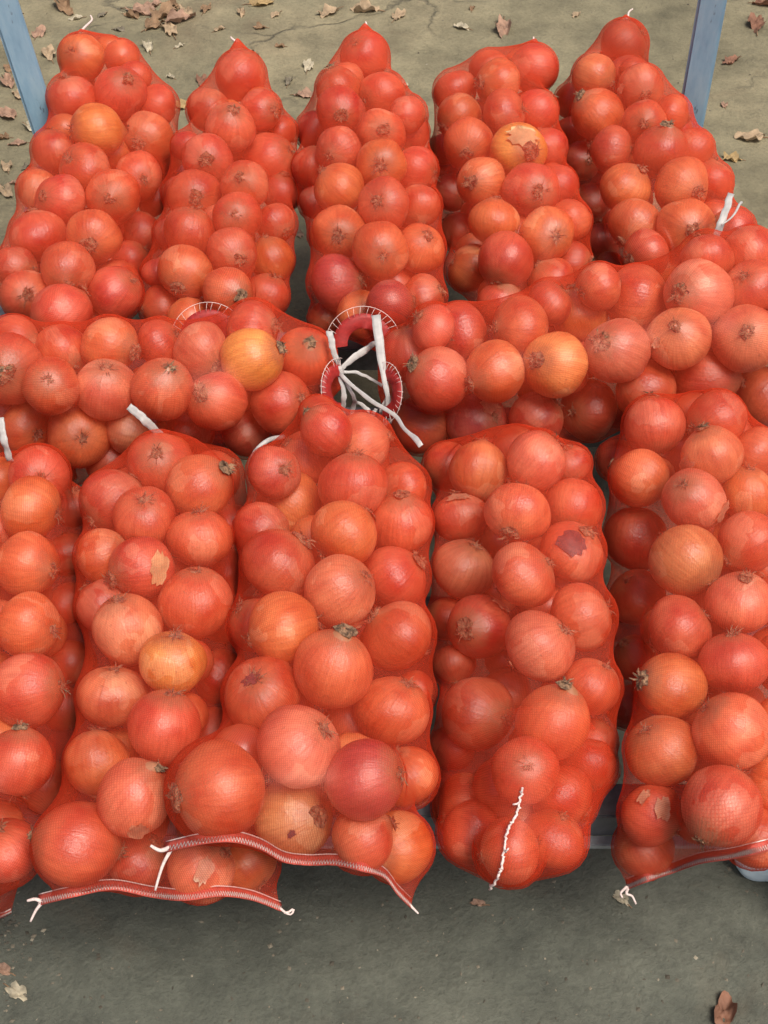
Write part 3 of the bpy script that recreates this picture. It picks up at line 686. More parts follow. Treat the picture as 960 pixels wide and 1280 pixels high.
# loose skins, blotches and other marks that single out an onion
for (sk, x, y, du, dv, size, mat, el, rt, nm) in [
    ('F2', 300, 365, .55, .05, .34, M_TAN, 1.9, 1.45, 'skin_flake'), ('F3', 463, 470, .45, .85, .22, M_FLAKE, 1.3, .4, 'skin_flake'),
    ('F4', 115, 250, -.05, -.75, .26, M_FLAKE, 2.0, .25, 'skin_flake'), ('F4', 170, 540, .62, -.62, .14, M_FLAKE, 2.6, -.9, 'skin_flake'),
    ('F5', 320, 160, -.85, .35, .34, M_FLAKE, 1.3, .5, 'skin_flake'), ('F5', 275, 270, .80, .35, .30, M_FLAKE, 1.6, 1.1, 'skin_flake'),
    ('F5', 170, 1055, .35, -.15, .30, M_FLAKE, 1.4, 1.3, 'skin_flake'), ('F5', 170, 1055, -.25, -.55, .18, M_FLAKE, 1.7, 1.2, 'skin_flake'),
    ('F4', 415, 340, .05, -.30, .50, M_ROT, 1.15, .1, 'dark_blotch'), ('B5', 415, 380, -.85, 0, .16, M_FLAKE, 1.9, .6, 'skin_flake'),
    ('F3', 270, 725, -.35, -.45, .22, M_ROT, 1.5, .5, 'dark_blotch'), ('B2', 225, 1000, -.15, .66, .22, M_ROT, 1.5, .3, 'dark_blotch'),
    ('M2', 245, 480, .45, -.45, .30, M_FLAKE, 1.5, .1, 'skin_flake'), ('F2', 280, 950, .1, .75, .30, M_FLAKE, 1.2, 1.5, 'skin_flake'),
    ('M2', 740, 280, -.75, .15, .16, M_FLAKE, 1.4, .9, 'skin_flake'), ('B4', 400, 525, .15, -.45, .42, M_TAN, 1.5, -.3, 'skin_flake'),
    ('F4', 330, 590, -.9, .6, .13, M_FLAKE, 1.5, 1.0, 'skin_flake'), ('F3', 350, 1030, -.05, .35, .10, M_ROT, 1.3, .9, 'hole'),
    ('F2', 450, 1125, .1, .1, .26, M_FLAKE, 1.7, 1.2, 'skin_flake'), ('M2', 790, 170, -.55, .05, .22, M_ROT, 1.2, .7, 'dark_blotch')]:
    o = find(sk, x, y); lift = 1.010 if nm != 'skin_flake' else 1.018
    flake_on(o['ob'], o, du, dv, size, mat, nm, lift, el, rt, seed=int(x + y), curl=.01 if nm != 'skin_flake' else .07)
relabel('F2', 300, 365, 'red onion with a big torn tan skin flake in second front sack from left')
relabel('F2', 378, 605, 'golden brown onion in the second front sack from left')
relabel('F4', 415, 340, 'red onion with a large dark purple blotch in the fourth front sack')
relabel('F4', 290, 925, 'onion with a big dry neck bulging at the tied end of fourth front sack')
relabel('F3', 350, 1030, 'tan bruised onion with a dark hole above the hem of middle front sack')
relabel('F3', 155, 960, 'large onion with rooty end to the left, low in the middle front sack')
relabel('M1', 685, 172, 'golden onion with yellow underside in the left crosswise sack')
relabel('M2', 440, 345, 'golden orange onion in the right crosswise sack')
relabel('B1', 380, 440, 'golden shining onion near the far end of the leftmost back sack')
relabel('B4', 400, 525, 'golden half peeled onion in the fourth back sack from left')

def fill_object():
    parts = []
    for (key, p, R) in FILL:
        nu, nv = 14, 9; V = []; F = []
        th = rng.uniform(0, 6.28); ax = Vector((math.cos(th), math.sin(th), rng.uniform(-1, 1))).normalized(); M = ax.to_track_quat('Z', 'Y').to_matrix()
        for j in range(nv + 1):
            t = math.pi * j / nv
            for k in range(nu):
                f = 2 * math.pi * k / nu; z = .92 * math.cos(t) + (.08 if j == 0 else 0)
                V.append(np.array(p) + np.array(M @ Vector((math.sin(t) * math.cos(f) * R, math.sin(t) * math.sin(f) * R, z * R))))
        for j in range(nv):
            for k in range(nu): F.append((j * nu + k, (j + 1) * nu + k, (j + 1) * nu + (k + 1) % nu, j * nu + (k + 1) % nu))
        parts.append((V, F))
    V, F = merge(parts); o = mesh_obj('packed_onions', V, F, M_FILL); o['kind'] = 'stuff'
    tag(o, 'onions packed out of sight under the top layer of the sacks', 'onions')
fill_object()

# ------------------------------------------------------------------ nets
def stitched_hem(root, H, rootinv):
    pass
SACK_LABEL = {
 'B1': 'red net sack of onions at the far left, its tip beside the left blue post',
 'B2': 'slim red net sack of onions, second from left in the back row',
 'B3': 'red net sack of onions in the middle of the back row',
 'B4': 'red net sack of onions with its tip leaning right, fourth in the back row',
 'B5': 'red net sack of onions beside the right blue post in the back row',
 'M1': 'red net sack of onions lying crosswise at the left between both rows',
 'M2': 'red net sack of onions lying crosswise at the right between both rows',
 'F1': 'red net sack of onions cut off by the left edge in front row',
 'F2': 'red net sack of onions, second from left in front row, white stitched hem hanging low',
 'F3': 'red net sack of onions in the middle of front row, hem draped over its neighbour',
 'F4': 'red net sack in front row gathered at its near end by white string',
 'F5': 'red net sack of onions at the right end of the front row'}
NR, NP = 104, 88
def hem_pts(key):
    """where the sewn edge lies: in front of whatever onions it hangs over"""
    s = SACKS[key]; out = []
    for (u, v) in s['hem']:
        z = depth(on_z(u, v, s['hz'])); d = ray(u, v); dl = np.linalg.norm(d)
        for o in ON:
            q = o['p'] - CAM; al = (q @ d) / dl; pp = math.sqrt(max(q @ q - al * al, 0))
            if pp < o['R'] * 1.08: z = min(z, (al - math.sqrt(max(o['R'] ** 2 - pp * pp, 0))) / dl - .004)
        out.append(z)
    out = np.array(out)
    for _ in range(2): out = np.minimum(out, np.r_[out[0], .25 * out[:-2] + .5 * out[1:-1] + .25 * out[2:], out[-1]])
    for i in range(len(out)): out[i] = min(out[i], out[max(0, i - 1):i + 2].min() + .03)
    return [at_depth(u, v, z) for (u, v), z in zip(s['hem'], out)]
def build_net(key):
    s = SACKS[key]
    sp = [(o['p'], o['R']) for o in ON if o['sack'] == key] + [(p, R) for (k, p, R) in FILL if k == key]
    C = np.array([a for a, _ in sp]); R = np.array([b for _, b in sp]) + .0016
    # axis: smoothed centre line of the onions, then out to the sack's tips
    P = s['P']; T = s['T']; S = s['S']; Uv = s['U']
    def extend(P, end):
        i, t = (0, -T[0]) if end == 0 else (len(P) - 1, T[-1])
        near = np.linalg.norm(C - P[i], axis=1) < .16
        e = max(((C[near] - P[i]) @ t + R[near]).max() + (.018 if key[0] == 'B' and end == 0 else .006), .004) if near.any() else .004
        goal = P[i] + t * e
        if end == 1 and 'hem' in s:
            goal = np.mean(hem_pts(key)[1:-1], 0)
        add = np.linspace(P[i], goal, 9)[1:]
        return np.vstack([add[::-1], P]) if end == 0 else np.vstack([P, add])
    P = extend(P, 0); P = extend(P, 1)
    sg = np.r_[0, np.cumsum(np.linalg.norm(np.diff(P, axis=0), axis=1))]; qq = np.linspace(0, sg[-1], 90)
    P = np.stack([np.interp(qq, sg, P[:, k]) for k in range(3)], 1)
    for _ in range(12): P[1:-1] = P[1:-1] * .5 + .25 * (P[2:] + P[:-2])
    T = np.gradient(P, axis=0); T /= np.linalg.norm(T, axis=1)[:, None]
    S = np.cross(T, [0, 0, 1.0]); S /= np.linalg.norm(S, axis=1)[:, None]; Uv = np.cross(S, T)
    q = np.linspace(0, 1, NR); ii = q * (len(P) - 1)
    def lerp(A): return np.stack([np.interp(ii, np.arange(len(P)), A[:, k]) for k in range(3)], 1)
    Pc, Tc, Sc, Uc = lerp(P), lerp(T), lerp(S), lerp(Uv)
    ph = np.linspace(0, 2 * math.pi, NP, endpoint=False)
    Dr = Sc[:, None] * np.cos(ph)[None, :, None] + Uc[:, None] * np.sin(ph)[None, :, None]
    rel = C[None] - Pc[:, None]                                  # ring, sphere, 3
    proj = np.einsum('ijk,isk->ijs', Dr, rel); d2 = (rel ** 2).sum(-1)[:, None, :] - proj ** 2
    h = np.where(d2 < R ** 2, proj + np.sqrt(np.maximum(R ** 2 - d2, 0)), 0).max(-1); h = np.maximum(h, 0)
    r = np.maximum(h, .02); cs = math.cos(ph[1] - ph[0])
    end = .004
    if 'hem' in s:
        h0, h1 = hem_pts(key)[0], hem_pts(key)[-1]; wh = np.linalg.norm(h1 - h0) * .47
        hem_r = 1 / np.sqrt((np.cos(ph) / wh) ** 2 + (np.sin(ph) / .006) ** 2)
    for _ in range(500):
        avp = .5 * (np.roll(r, 1, 1) + np.roll(r, -1, 1)) * cs
        avt = r.copy(); avt[1:-1] = .5 * (r[2:] + r[:-2]); avt[0] = r[1]; avt[-1] = r[-2]
        r = np.maximum(h, .32 * avp + .68 * avt); r[0] = np.maximum(end, h[0] * 0); 
        r[-1] = end if 'hem' not in s else hem_r
    V = Pc[:, None] + Dr * r[..., None]
    Hc = None; fixed = np.zeros(NR, bool); fixed[0] = True; fixed[-1] = True
    if 'hem' in s:
        nh = len(s['hem']); zs = np.full(nh, s['hz'])
        hp = hem_pts(key)
        Hc = spline(hp, 60)
        # which way round the rings run: phi = 0 is side S
        side = np.sign((Hc[-1] - Hc[0]) @ Sc[-1])
        tcol = (1 + side * np.cos(ph)) / 2 * 59
        He = np.stack([np.interp(tcol, np.arange(60), Hc[:, k]) for k in range(3)], 1)
        He = He + np.sin(ph)[:, None] * np.array([0, 0, .0015])
        V[-1] = He
        for i in range(NR - 4, NR - 1): t = (i - NR + 5) / 4.0; V[i] = V[i] * (1 - t) + He * t
    free = ~fixed
    zlow = np.where(V[..., 1] > Y_FRONT - .005, ZS + .002, 0.03)
    if Hc is not None:                                     # draw the sewn end taut first
        E = V[NR - 44:-1, :].reshape(-1, 3); upv = np.broadcast_to(Dr[NR - 44:-1], (43, NP, 3)).reshape(-1, 3)
        dv = E - CAM; L = np.linalg.norm(dv, axis=1); dn_ = dv / L[:, None]
        al = np.einsum('sk,vk->vs', C - CAM, dn_); pp2 = ((C - CAM) ** 2).sum(1)[None] - al ** 2
        frn = np.where(pp2 < R[None] ** 2, al - np.sqrt(np.maximum(R[None] ** 2 - pp2, 0)), 99).min(1)
        top = (upv * dn_).sum(1) < .1
        Ln = np.where(top & (frn < L), frn - .001, L); V[NR - 44:-1] = (CAM + dn_ * Ln[:, None]).reshape(43, NP, 3)
        for it in range(160):
            E = V[NR - 44:]; lap = .36 * (np.roll(E, 1, 1) + np.roll(E, -1, 1))[1:-1] + .14 * (E[2:] + E[:-2])
            X = (E[1:-1] + .7 * (lap - E[1:-1])).reshape(-1, 3)
            dx = X[:, None] - C[None]; dd = np.sqrt((dx ** 2).sum(-1)); pen = R[None] - dd; k = pen.argmax(1); a = np.arange(len(X)); m = pen[a, k]
            X = X + np.where(m > 0, m / np.maximum(dd[a, k], 1e-6), 0)[:, None] * dx[a, k]
            V[NR - 43:-1] = X.reshape(42, NP, 3)
    for it in range(40):
        lap = .16 * (np.roll(V, 1, 1) + np.roll(V, -1, 1)); lap[1:-1] += .34 * (V[2:] + V[:-2])
        Vn = V.copy(); Vn[1:-1] = V[1:-1] + (.55 if it < 34 else .25) * (lap[1:-1] - V[1:-1])
        X = Vn[1:-1].reshape(-1, 3)
        for rep in range(2 if it > 30 else 1):
            dx = X[:, None] - C[None]; dd = np.sqrt((dx ** 2).sum(-1)); pen = (R[None] - dd)
            k = pen.argmax(1); m = pen[np.arange(len(X)), k]; a = np.arange(len(X))
            push = np.where(m > 0, m / np.maximum(dd[a, k], 1e-6), 0)[:, None] * dx[a, k]
            X = X + push
        Vn[1:-1] = X.reshape(NR - 2, NP, 3); Vn[..., 2] = np.maximum(Vn[..., 2], np.where(Vn[..., 1] > Y_FRONT, zlow, .03)); V = Vn
        if Hc is not None: V[-1] = He
    # unroll along and around for the weave
    du = np.linalg.norm(np.diff(V, axis=0), axis=2).mean(1); vv = np.r_[0, np.cumsum(du)]
    circ = np.linalg.norm(np.roll(V, -1, 1) - V, axis=2).sum(1); Cm = float(np.median(circ[10:-10])); Cm = round(Cm / .0026) * .0026
    F, UVs = [], []
    for i in range(NR - 1):
        for j in range(NP):
            k = (j + 1) % NP
            F.append((i * NP + j, i * NP + k, (i + 1) * NP + k, (i + 1) * NP + j))
            u0, u1 = Cm * j / NP, Cm * (j + 1) / NP
            UVs += [(u0, vv[i]), (u1, vv[i]), (u1, vv[i + 1]), (u0, vv[i + 1])]
    base = s['P'][len(s['P']) // 2].copy(); base[2] = ZS
    root = empty('onion_sack', base); tag(root, SACK_LABEL[key], 'sack', 'red net sacks of onions on the stand')
    inv = Matrix.Translation(-Vector(base)); s['root'] = root; s['inv'] = inv; s['V'] = V
    def part(name, v, f, mat, par=None, **kw):
        o = mesh_obj(name, v, f, mat, par or root, **kw)
        if par is None: o.matrix_parent_inverse = inv
        return o
    s['part'] = part
    nob = part('net', V.reshape(-1, 3), F, M_NET, uvs=UVs)
    gat = np.clip((.55 * Cm / np.maximum(circ, .02)), .92, 2.0); gat = .5 * (gat[1:] + gat[:-1])
    gl = nob.data.uv_layers.new(name='Gather'); gv = np.zeros((len(F), 4, 2), np.float32); gv[..., 0] = np.repeat(gat, NP)[:, None]
    gl.data.foreach_set('uv', gv.ravel()); nob.data.uv_layers.active_index = 0
    if key == 'F4':
        n0 = NR - 24; nn = np.cross(np.gradient(V, axis=0), np.roll(V, -1, 1) - np.roll(V, 1, 1)); nn /= np.linalg.norm(nn, axis=2)[..., None] + 1e-9
        if (nn[n0, :] * Dr[n0]).sum() < 0: nn = -nn
        V2 = (V + nn * .0022)[n0:]; F2 = [(i * NP + j, i * NP + (j + 1) % NP, (i + 1) * NP + (j + 1) % NP, (i + 1) * NP + j) for i in range(NR - 1 - n0) for j in range(NP)]
        o2 = part('gathered_net', V2.reshape(-1, 3), F2, M_NET, uvs=np.array(UVs).reshape(-1, 4, 2)[n0 * NP:].reshape(-1, 2) * [1.13, .9])
        g2 = o2.data.uv_layers.new(name='Gather'); g2.data.foreach_set('uv', np.full(len(F2) * 8, .55, np.float32)); o2.data.uv_layers.active_index = 0
    if Hc is not None:
        # sewn hem: folded red band, one straight white thread and one looped one
        vw = np.array([0, -.35, .94]); nrm = vw / np.linalg.norm(vw)
        Tn = np.gradient(Hc, axis=0); Tn /= np.linalg.norm(Tn, axis=1)[:, None]
        inw = s['P'][-8] - Hc.mean(0); inw /= np.linalg.norm(inw)
        bw = np.array([inw - t * (inw @ t) for t in Tn]); bw /= np.linalg.norm(bw, axis=1)[:, None]
        up_n = np.cross(Tn, bw); up_n *= np.sign(up_n[:, 2:3] + 1e-9)
        cam_n = CAM[None] - Hc; cam_n /= np.linalg.norm(cam_n, axis=1)[:, None]
        mid = Hc + bw * .002 + cam_n * .0015
        band = part('hem', *ribbon(mid, bw, .010, .0005), M_BAND)
        line = Hc + bw * .0075 + cam_n * .0032
        part('hem_thread', *tube(line, .0006, 5), M_THREAD)
        m = 200; tt = np.linspace(0, 59, m); zc = np.stack([np.interp(tt, np.arange(60), Hc[:, k]) for k in range(3)], 1)
        bz = np.stack([np.interp(tt, np.arange(60), bw[:, k]) for k in range(3)], 1); cz = np.stack([np.interp(tt, np.arange(60), cam_n[:, k]) for k in range(3)], 1)
        zig = zc + bz * (.0005 + .0022 * np.where(np.arange(m) % 2, 1, -1))[:, None] + cz * .0030
        part('looped_thread', *tube(zig, .0005, 4), M_THREAD)
    return root
for key in SACKS: build_net(key)

def surf_depth(keys, u, v, rad=9):
    best = None
    for k in keys:
        V = SACKS[k]['V'].reshape(-1, 3); d = V - CAM; z = d @ FW
        uu = U0 + FPX * (d @ RT) / z; vv = V0 - FPX * (d @ UP) / z
        m = (uu - u) ** 2 + (vv - v) ** 2 < rad * rad
        if m.any(): best = min(best or 9, z[m].min())
    return best or depth(on_z(u, v, ZS + .08))
def path_on(keys, pts, lift=.003, n=30):
    return spline([at_depth(u, v, surf_depth(keys, u, v) - lift) for (u, v) in pts], n)

# ------------------------------------------------------------------ string tails, ties and handles
def tail(key, pts, z, rad=.0012, name='string_end'):
    hp = hem_pts(key); e = hp[0] if abs(pix(hp[0])[0] - pts[0][0]) < abs(pix(hp[-1])[0] - pts[0][0]) else hp[-1]
    P = spline([at_depth(u, v, depth(e) - .004) for u, v in pts], 10)
    SACKS[key]['part'](name, *tube(P, rad * np.linspace(1.25, .75, 10), 6), M_THREAD)
tail('F2', [(52, 1127), (44, 1124), (34, 1126)], .190, .0017); tail('F2', [(52, 1129), (45, 1138), (38, 1152)], .188, .0014)
tail('F2', [(350, 1135), (358, 1141), (367, 1136), (364, 1143), (355, 1141)], .190, .0011)
tail('F3', [(212, 1060), (200, 1063), (188, 1057)], .245, .0019); tail('F3', [(214, 1062), (205, 1078), (199, 1095), (194, 1113)], .243, .0015)
tail('F3', [(512, 1131), (517, 1136), (523, 1142)], .243, .0012)
tail('F5', [(786, 1108), (783, 1117), (790, 1120), (795, 1130)], .184, .0013); tail('F5', [(784, 1108), (776, 1116), (778, 1122)], .184, .0013)
for key, pts in (('B1', [(101, 40), (107, 33), (115, 25), (113, 19)]), ('B2', [(297, 53), (292, 50), (288, 46)]), ('B3', [(456, 34), (458, 31), (457, 27)]),
                 ('B4', [(668, 53), (667, 50), (667, 46)]), ('B5', [(782, 24), (785, 20), (786, 15), (791, 11)])):
    P = spline([at_depth(u, v, depth(SACKS[key]['P'][0])) for u, v in pts], 9)
    SACKS[key]['part']('tie_string', *tube(P, np.linspace(.0026, .0012, 9), 6), M_THREAD)
# F4: puckered seam of white string down the gathered end
pk = path_on(['F4'], [(653, 985), (650, 1000), (646, 1018), (638, 1030), (633, 1043), (631, 1060), (628, 1078), (623, 1095), (612, 1112)], .004, 70)
jit = np.array([[noise.noise((i * .9, k * 7.1, 2.0)) for k in range(3)] for i in range(70)]) * .0035
SACKS['F4']['part']('gathering_string', *tube(pk + jit, [.0010 + .0008 * abs(noise.noise((i * .7, 3.3, 0))) for i in range(70)], 6), M_THREAD)
for q in range(9):
    i = 10 + 6 * q; a = pk[i] + jit[i]; d = np.array([random.uniform(-1, 1), random.uniform(-.3, .3), random.uniform(-.4, .4)]); d /= np.linalg.norm(d)
    P = spline([a, a + d * .004 + [0, -.002, .002], a + d * .008], 5)
    if q % 3 == 0: SACKS['F4']['part']('string_end', *tube(P, .0009, 5), M_THREAD)

def handle_patch(key, c, nrm, ro, ri, keep, lim_):
    nrm = np.asarray(nrm, float); nrm /= np.linalg.norm(nrm); a = np.cross(nrm, UP); a /= np.linalg.norm(a); b = np.cross(a, nrm)
    V, F = [], []; n = 48; rr = [ri, ri * 1.05, (ri + ro) / 2, ro * .80, ro * .84]
    for q, r_ in enumerate(rr):
        for k in range(n):
            f = 2 * math.pi * k / n; off = .001 if q in (1, 2) else 0
            off += .0015 * noise.noise((f * 2, q, ro * 50)) - (.002 if q == 4 else 0)
            V.append(c + (a * math.cos(f) + b * math.sin(f)) * r_ + nrm * off)
    for q in range(4):
        for k in range(n):
            f = 2 * math.pi * (k + .5) / n
            if (a * math.cos(f) + b * math.sin(f)) @ keep > lim_: F.append((q * n + k, q * n + (k + 1) % n, (q + 1) * n + (k + 1) % n, (q + 1) * n + k))
    p = SACKS[key]['part']('handle_patch', V, F, M_PATCH)
    parts = []
    for k in range(34):
        f = 2 * math.pi * (k + random.uniform(-.2, .2)) / 34; e = a * math.cos(f) + b * math.sin(f); g = a * math.cos(f + .05) + b * math.sin(f + .05)
        if k % 11 != 5 and e @ keep > lim_ + .05: parts.append(tube([c + e * ro * .80 + nrm * .0032, c + (e + g) / 2 * ro * .92 + nrm * .0036, c + g * ro * 1.05 + nrm * .0015], .00030, 4))
    for q in (1.04,):
        fs = np.linspace(0, 2 * math.pi, 90); sel = [f for f in fs if (a * math.cos(f) + b * math.sin(f)) @ keep > lim_]
        cut = max(range(len(sel)), key=lambda i_: (sel[i_] - sel[i_ - 1]) % 6.2832); sel = sel[cut:] + sel[:cut]
        ring = [c + (a * math.cos(f) + b * math.sin(f)) * ro * q + nrm * .003 for f in sel]
        parts.append(tube(ring, .0004, 4))
    v, f = merge(parts); st = mesh_obj('stitching', v, f, M_THREAD, p)
toC = -FW
handle_patch('B3', at_depth(454, 430, surf_depth(['B3'], 454, 392, 14) - .006), toC * .9 - np.array([0, .35, 0]), .046, .020, UP, -.12)
handle_patch('B2', at_depth(262, 426, surf_depth(['B2'], 262, 392, 14) - .004), toC * .9 - np.array([0, .35, 0]), .047, .020, UP, -.12)
handle_patch('M1', at_depth(424, 487, depth(SACKS['M1']['P'][-1]) - .038), RT * .80 + toC * .60, .037, .016, -RT, -.05)
handle_patch('M2', at_depth(481, 492, depth(SACKS['M2']['P'][0]) - .038), -RT * .80 + toC * .60, .037, .016, RT, -.05)

cs = empty('carry_straps', tuple(on_z(440, 480, ZS + .05)))
tag(cs, 'tangle of white plastic carrying straps knotted between the two crosswise sacks', 'straps')
csi = Matrix.Translation(-cs.location)
def strip(pts, wpx, across=RT, n=22, parent=cs, inv=csi, name='strip', mat=M_STRAP):
    P = spline([on_z(u, v, ZS + z) for (u, v, z) in pts], n); wv = np.array(wpx, float) * 1.12 / FPX
    wv = np.full(n, wv) if wv.ndim == 0 else np.interp(np.linspace(0, 1, n), np.linspace(0, 1, len(wv)), wv)
    acr = np.asarray(across, float); acr = np.array([acr + .45 * np.array([noise.noise((i * .25, pts[0][0], 0)), noise.noise((i * .25, 5, pts[0][1])), 0]) for i in range(n)])
    P = P + np.array([[noise.noise((i * .3, pts[0][1], k)) for k in range(3)] for i in range(n)]) * .0020
    wv = wv * np.array([.86 + .22 * noise.noise((i * .45, pts[0][0], 3)) for i in range(n)])
    o = mesh_obj(name, *ribbon(P, acr, wv, .0006), mat, parent)
    o.matrix_parent_inverse = inv; return o
strip([(412, 414, .165), (417, 438, .15), (425, 463, .125)], [15, 13, 9])
strip([(470, 394, .165), (474, 428, .15), (480, 470, .13), (485, 500, .11), (486, 528, .08)], [21, 21, 13, 11, 10])
strip([(424, 462, .125), (441, 448, .13), (456, 438, .13), (470, 428, .12)], [9, 15, 16, 10], UP)
strip([(424, 464, .125), (450, 467, .12), (466, 475, .11), (480, 484, .10)], [6, 7, 6, 6], UP)
strip([(424, 466, .128), (458, 497, .125), (490, 517, .13), (508, 538, .135), (527, 557, .14)], [8, 9, 9, 8, 13], UP + RT)
strip([(425, 468, .126), (430, 494, .11), (428, 512, .09), (432, 528, .07)], [8, 11, 11, 9])
strip([(427, 470, .125), (442, 495, .11), (442, 508, .09), (437, 528, .07)], [6, 8, 10, 9])
strip([(446, 503, .09), (461, 513, .085), (452, 522, .07), (440, 530, .06)], [7, 10, 10, 8], UP)
strip([(470, 511, .09), (465, 520, .08), (460, 530, .06)], [7, 9, 8])
strip([(484, 497, .11), (478, 515, .09), (481, 533, .06)], [8, 16, 12])
strip([(390, 530, .10), (391, 514, .12), (400, 508, .125), (409, 516, .11)], [7, 9, 9, 8], UP)
k = bpy.data.objects['carry_straps']
kv, kf = [], []
bm = bmesh.new(); bmesh.ops.create_icosphere(bm, subdivisions=3, radius=.0085)
for v in bm.verts: v.co *= 1 + .25 * noise.noise(v.co * 160)
kv = [v.co[:] for v in bm.verts]; kf = [tuple(v.index for v in f.verts) for f in bm.faces]; bm.free()
ko = mesh_obj('knot', kv, kf, M_STRAP, cs); ko.matrix_parent_inverse = csi; ko.location = on_z(424, 464, ZS + .126); ko.scale = (.8, .8, 1)
strip([(161, 508, .175), (180, 524, .165), (204, 548, .13)], [16, 17, 16], UP * .8 + RT * .7, parent=SACKS['F2']['root'], inv=SACKS['F2']['inv'], name='handle_strap')
strip([(1, 522, .175), (5, 550, .16), (14, 578, .13)], [13, 14, 13], RT, parent=SACKS['F1']['root'], inv=SACKS['F1']['inv'], name='handle_strap')
strip([(914, 242, .20), (903, 275, .19), (890, 308, .16)], [16, 17, 17], RT, parent=SACKS['B5']['root'], inv=SACKS['B5']['inv'], name='handle_strap')
P = spline([on_z(u, v, ZS + .195) for u, v in ((902, 281), (912, 274), (919, 266), (924, 256), (927, 253))], 14)
SACKS['B5']['part']('string_end', *tube(P, np.linspace(.0009, .0022, 14), 6), M_STRAP)
P = spline([on_z(u, v, ZS + z) for u, v, z in ((311, 592, .10), (317, 568, .13), (334, 551, .14), (354, 546, .12))], 14)
SACKS['F3']['part']('handle_cord', *tube(P, .0030, 6), M_STRAP)

# ------------------------------------------------------------------ dry leaves and litter
LCOL = {'brown': (.27, .165, .09), 'tan': (.40, .29, .18), 'pink': (.36, .22, .15), 'yellow': (.42, .29, .13), 'cream': (.48, .42, .30), 'red': (.24, .115, .07), 'grey': (.20, .17, .12)}
LM = {k: simple('leaf_' + k, c, .75, 45, .38, .5, .002, .2) for k, c in LCOL.items()}
LW = {'brown': 'brown', 'tan': 'tan', 'pink': 'pinkish brown', 'yellow': 'yellowish brown', 'cream': 'pale cream', 'red': 'dark reddish brown', 'grey': 'greyish'}
def leaf(u, v, px, tone, label, roll=.5, seed=0, ln=1.0):
    r = random.Random(seed * 13 + int(u) * 7 + int(v)); p = on_z(u, v, 0); R = px * depth(p) / FPX
    na, nr = 30, 6; lobes = r.choice([3, 5, 5]); phs = r.uniform(0, 6.28); V, F = [], []; yaw = r.uniform(0, 6.28); cr = r.uniform(0, 40)
    for q in range(nr + 1):
        for k in range(na):
            f = 2 * math.pi * k / na; out = .66 + .34 * abs(math.cos(lobes * .5 * f + phs)) ** .8 + r.uniform(-.05, .05)
            x, y = R * q / nr * out * math.cos(f) * ln, R * q / nr * out * math.sin(f) * .8
            z = roll * .85 * y * y / R + .46 * R * (q / nr) * noise.noise((x / R * 1.7 + cr, y / R * 1.7, 3.1)) + .24 * R * noise.noise((x / R * 4 + cr, y / R * 4, 7.1))
            y *= 1 - .38 * roll * (q / nr)
            V.append((x * math.cos(yaw) - y * math.sin(yaw), x * math.sin(yaw) + y * math.cos(yaw), z))
    for q in range(nr):
        for k in range(na): F.append((q * na + k, (q + 1) * na + k, (q + 1) * na + (k + 1) % na, q * na + (k + 1) % na))
    V = np.array(V); V[:, 2] -= np.percentile(V[:, 2], 6) - .0006
    o = mesh_obj('dry_leaf', V, F, LM[tone]); o.location = (p[0], p[1], ground_z(p[0], p[1]))
    tag(o, label, 'leaf', 'dry leaves lying on the ground')
    a = (math.cos(yaw), math.sin(yaw)); st = [np.array([a[0] * R * .5 * ln, a[1] * R * .5 * ln, R * .06]), np.array([a[0] * R * ln, a[1] * R * ln, R * .12]), np.array([a[0] * R * 1.35 * ln, a[1] * R * 1.35 * ln, R * .04])]
    mesh_obj('stalk', *tube(st, max(R * .035, .0007), 5), LM['brown'], o)
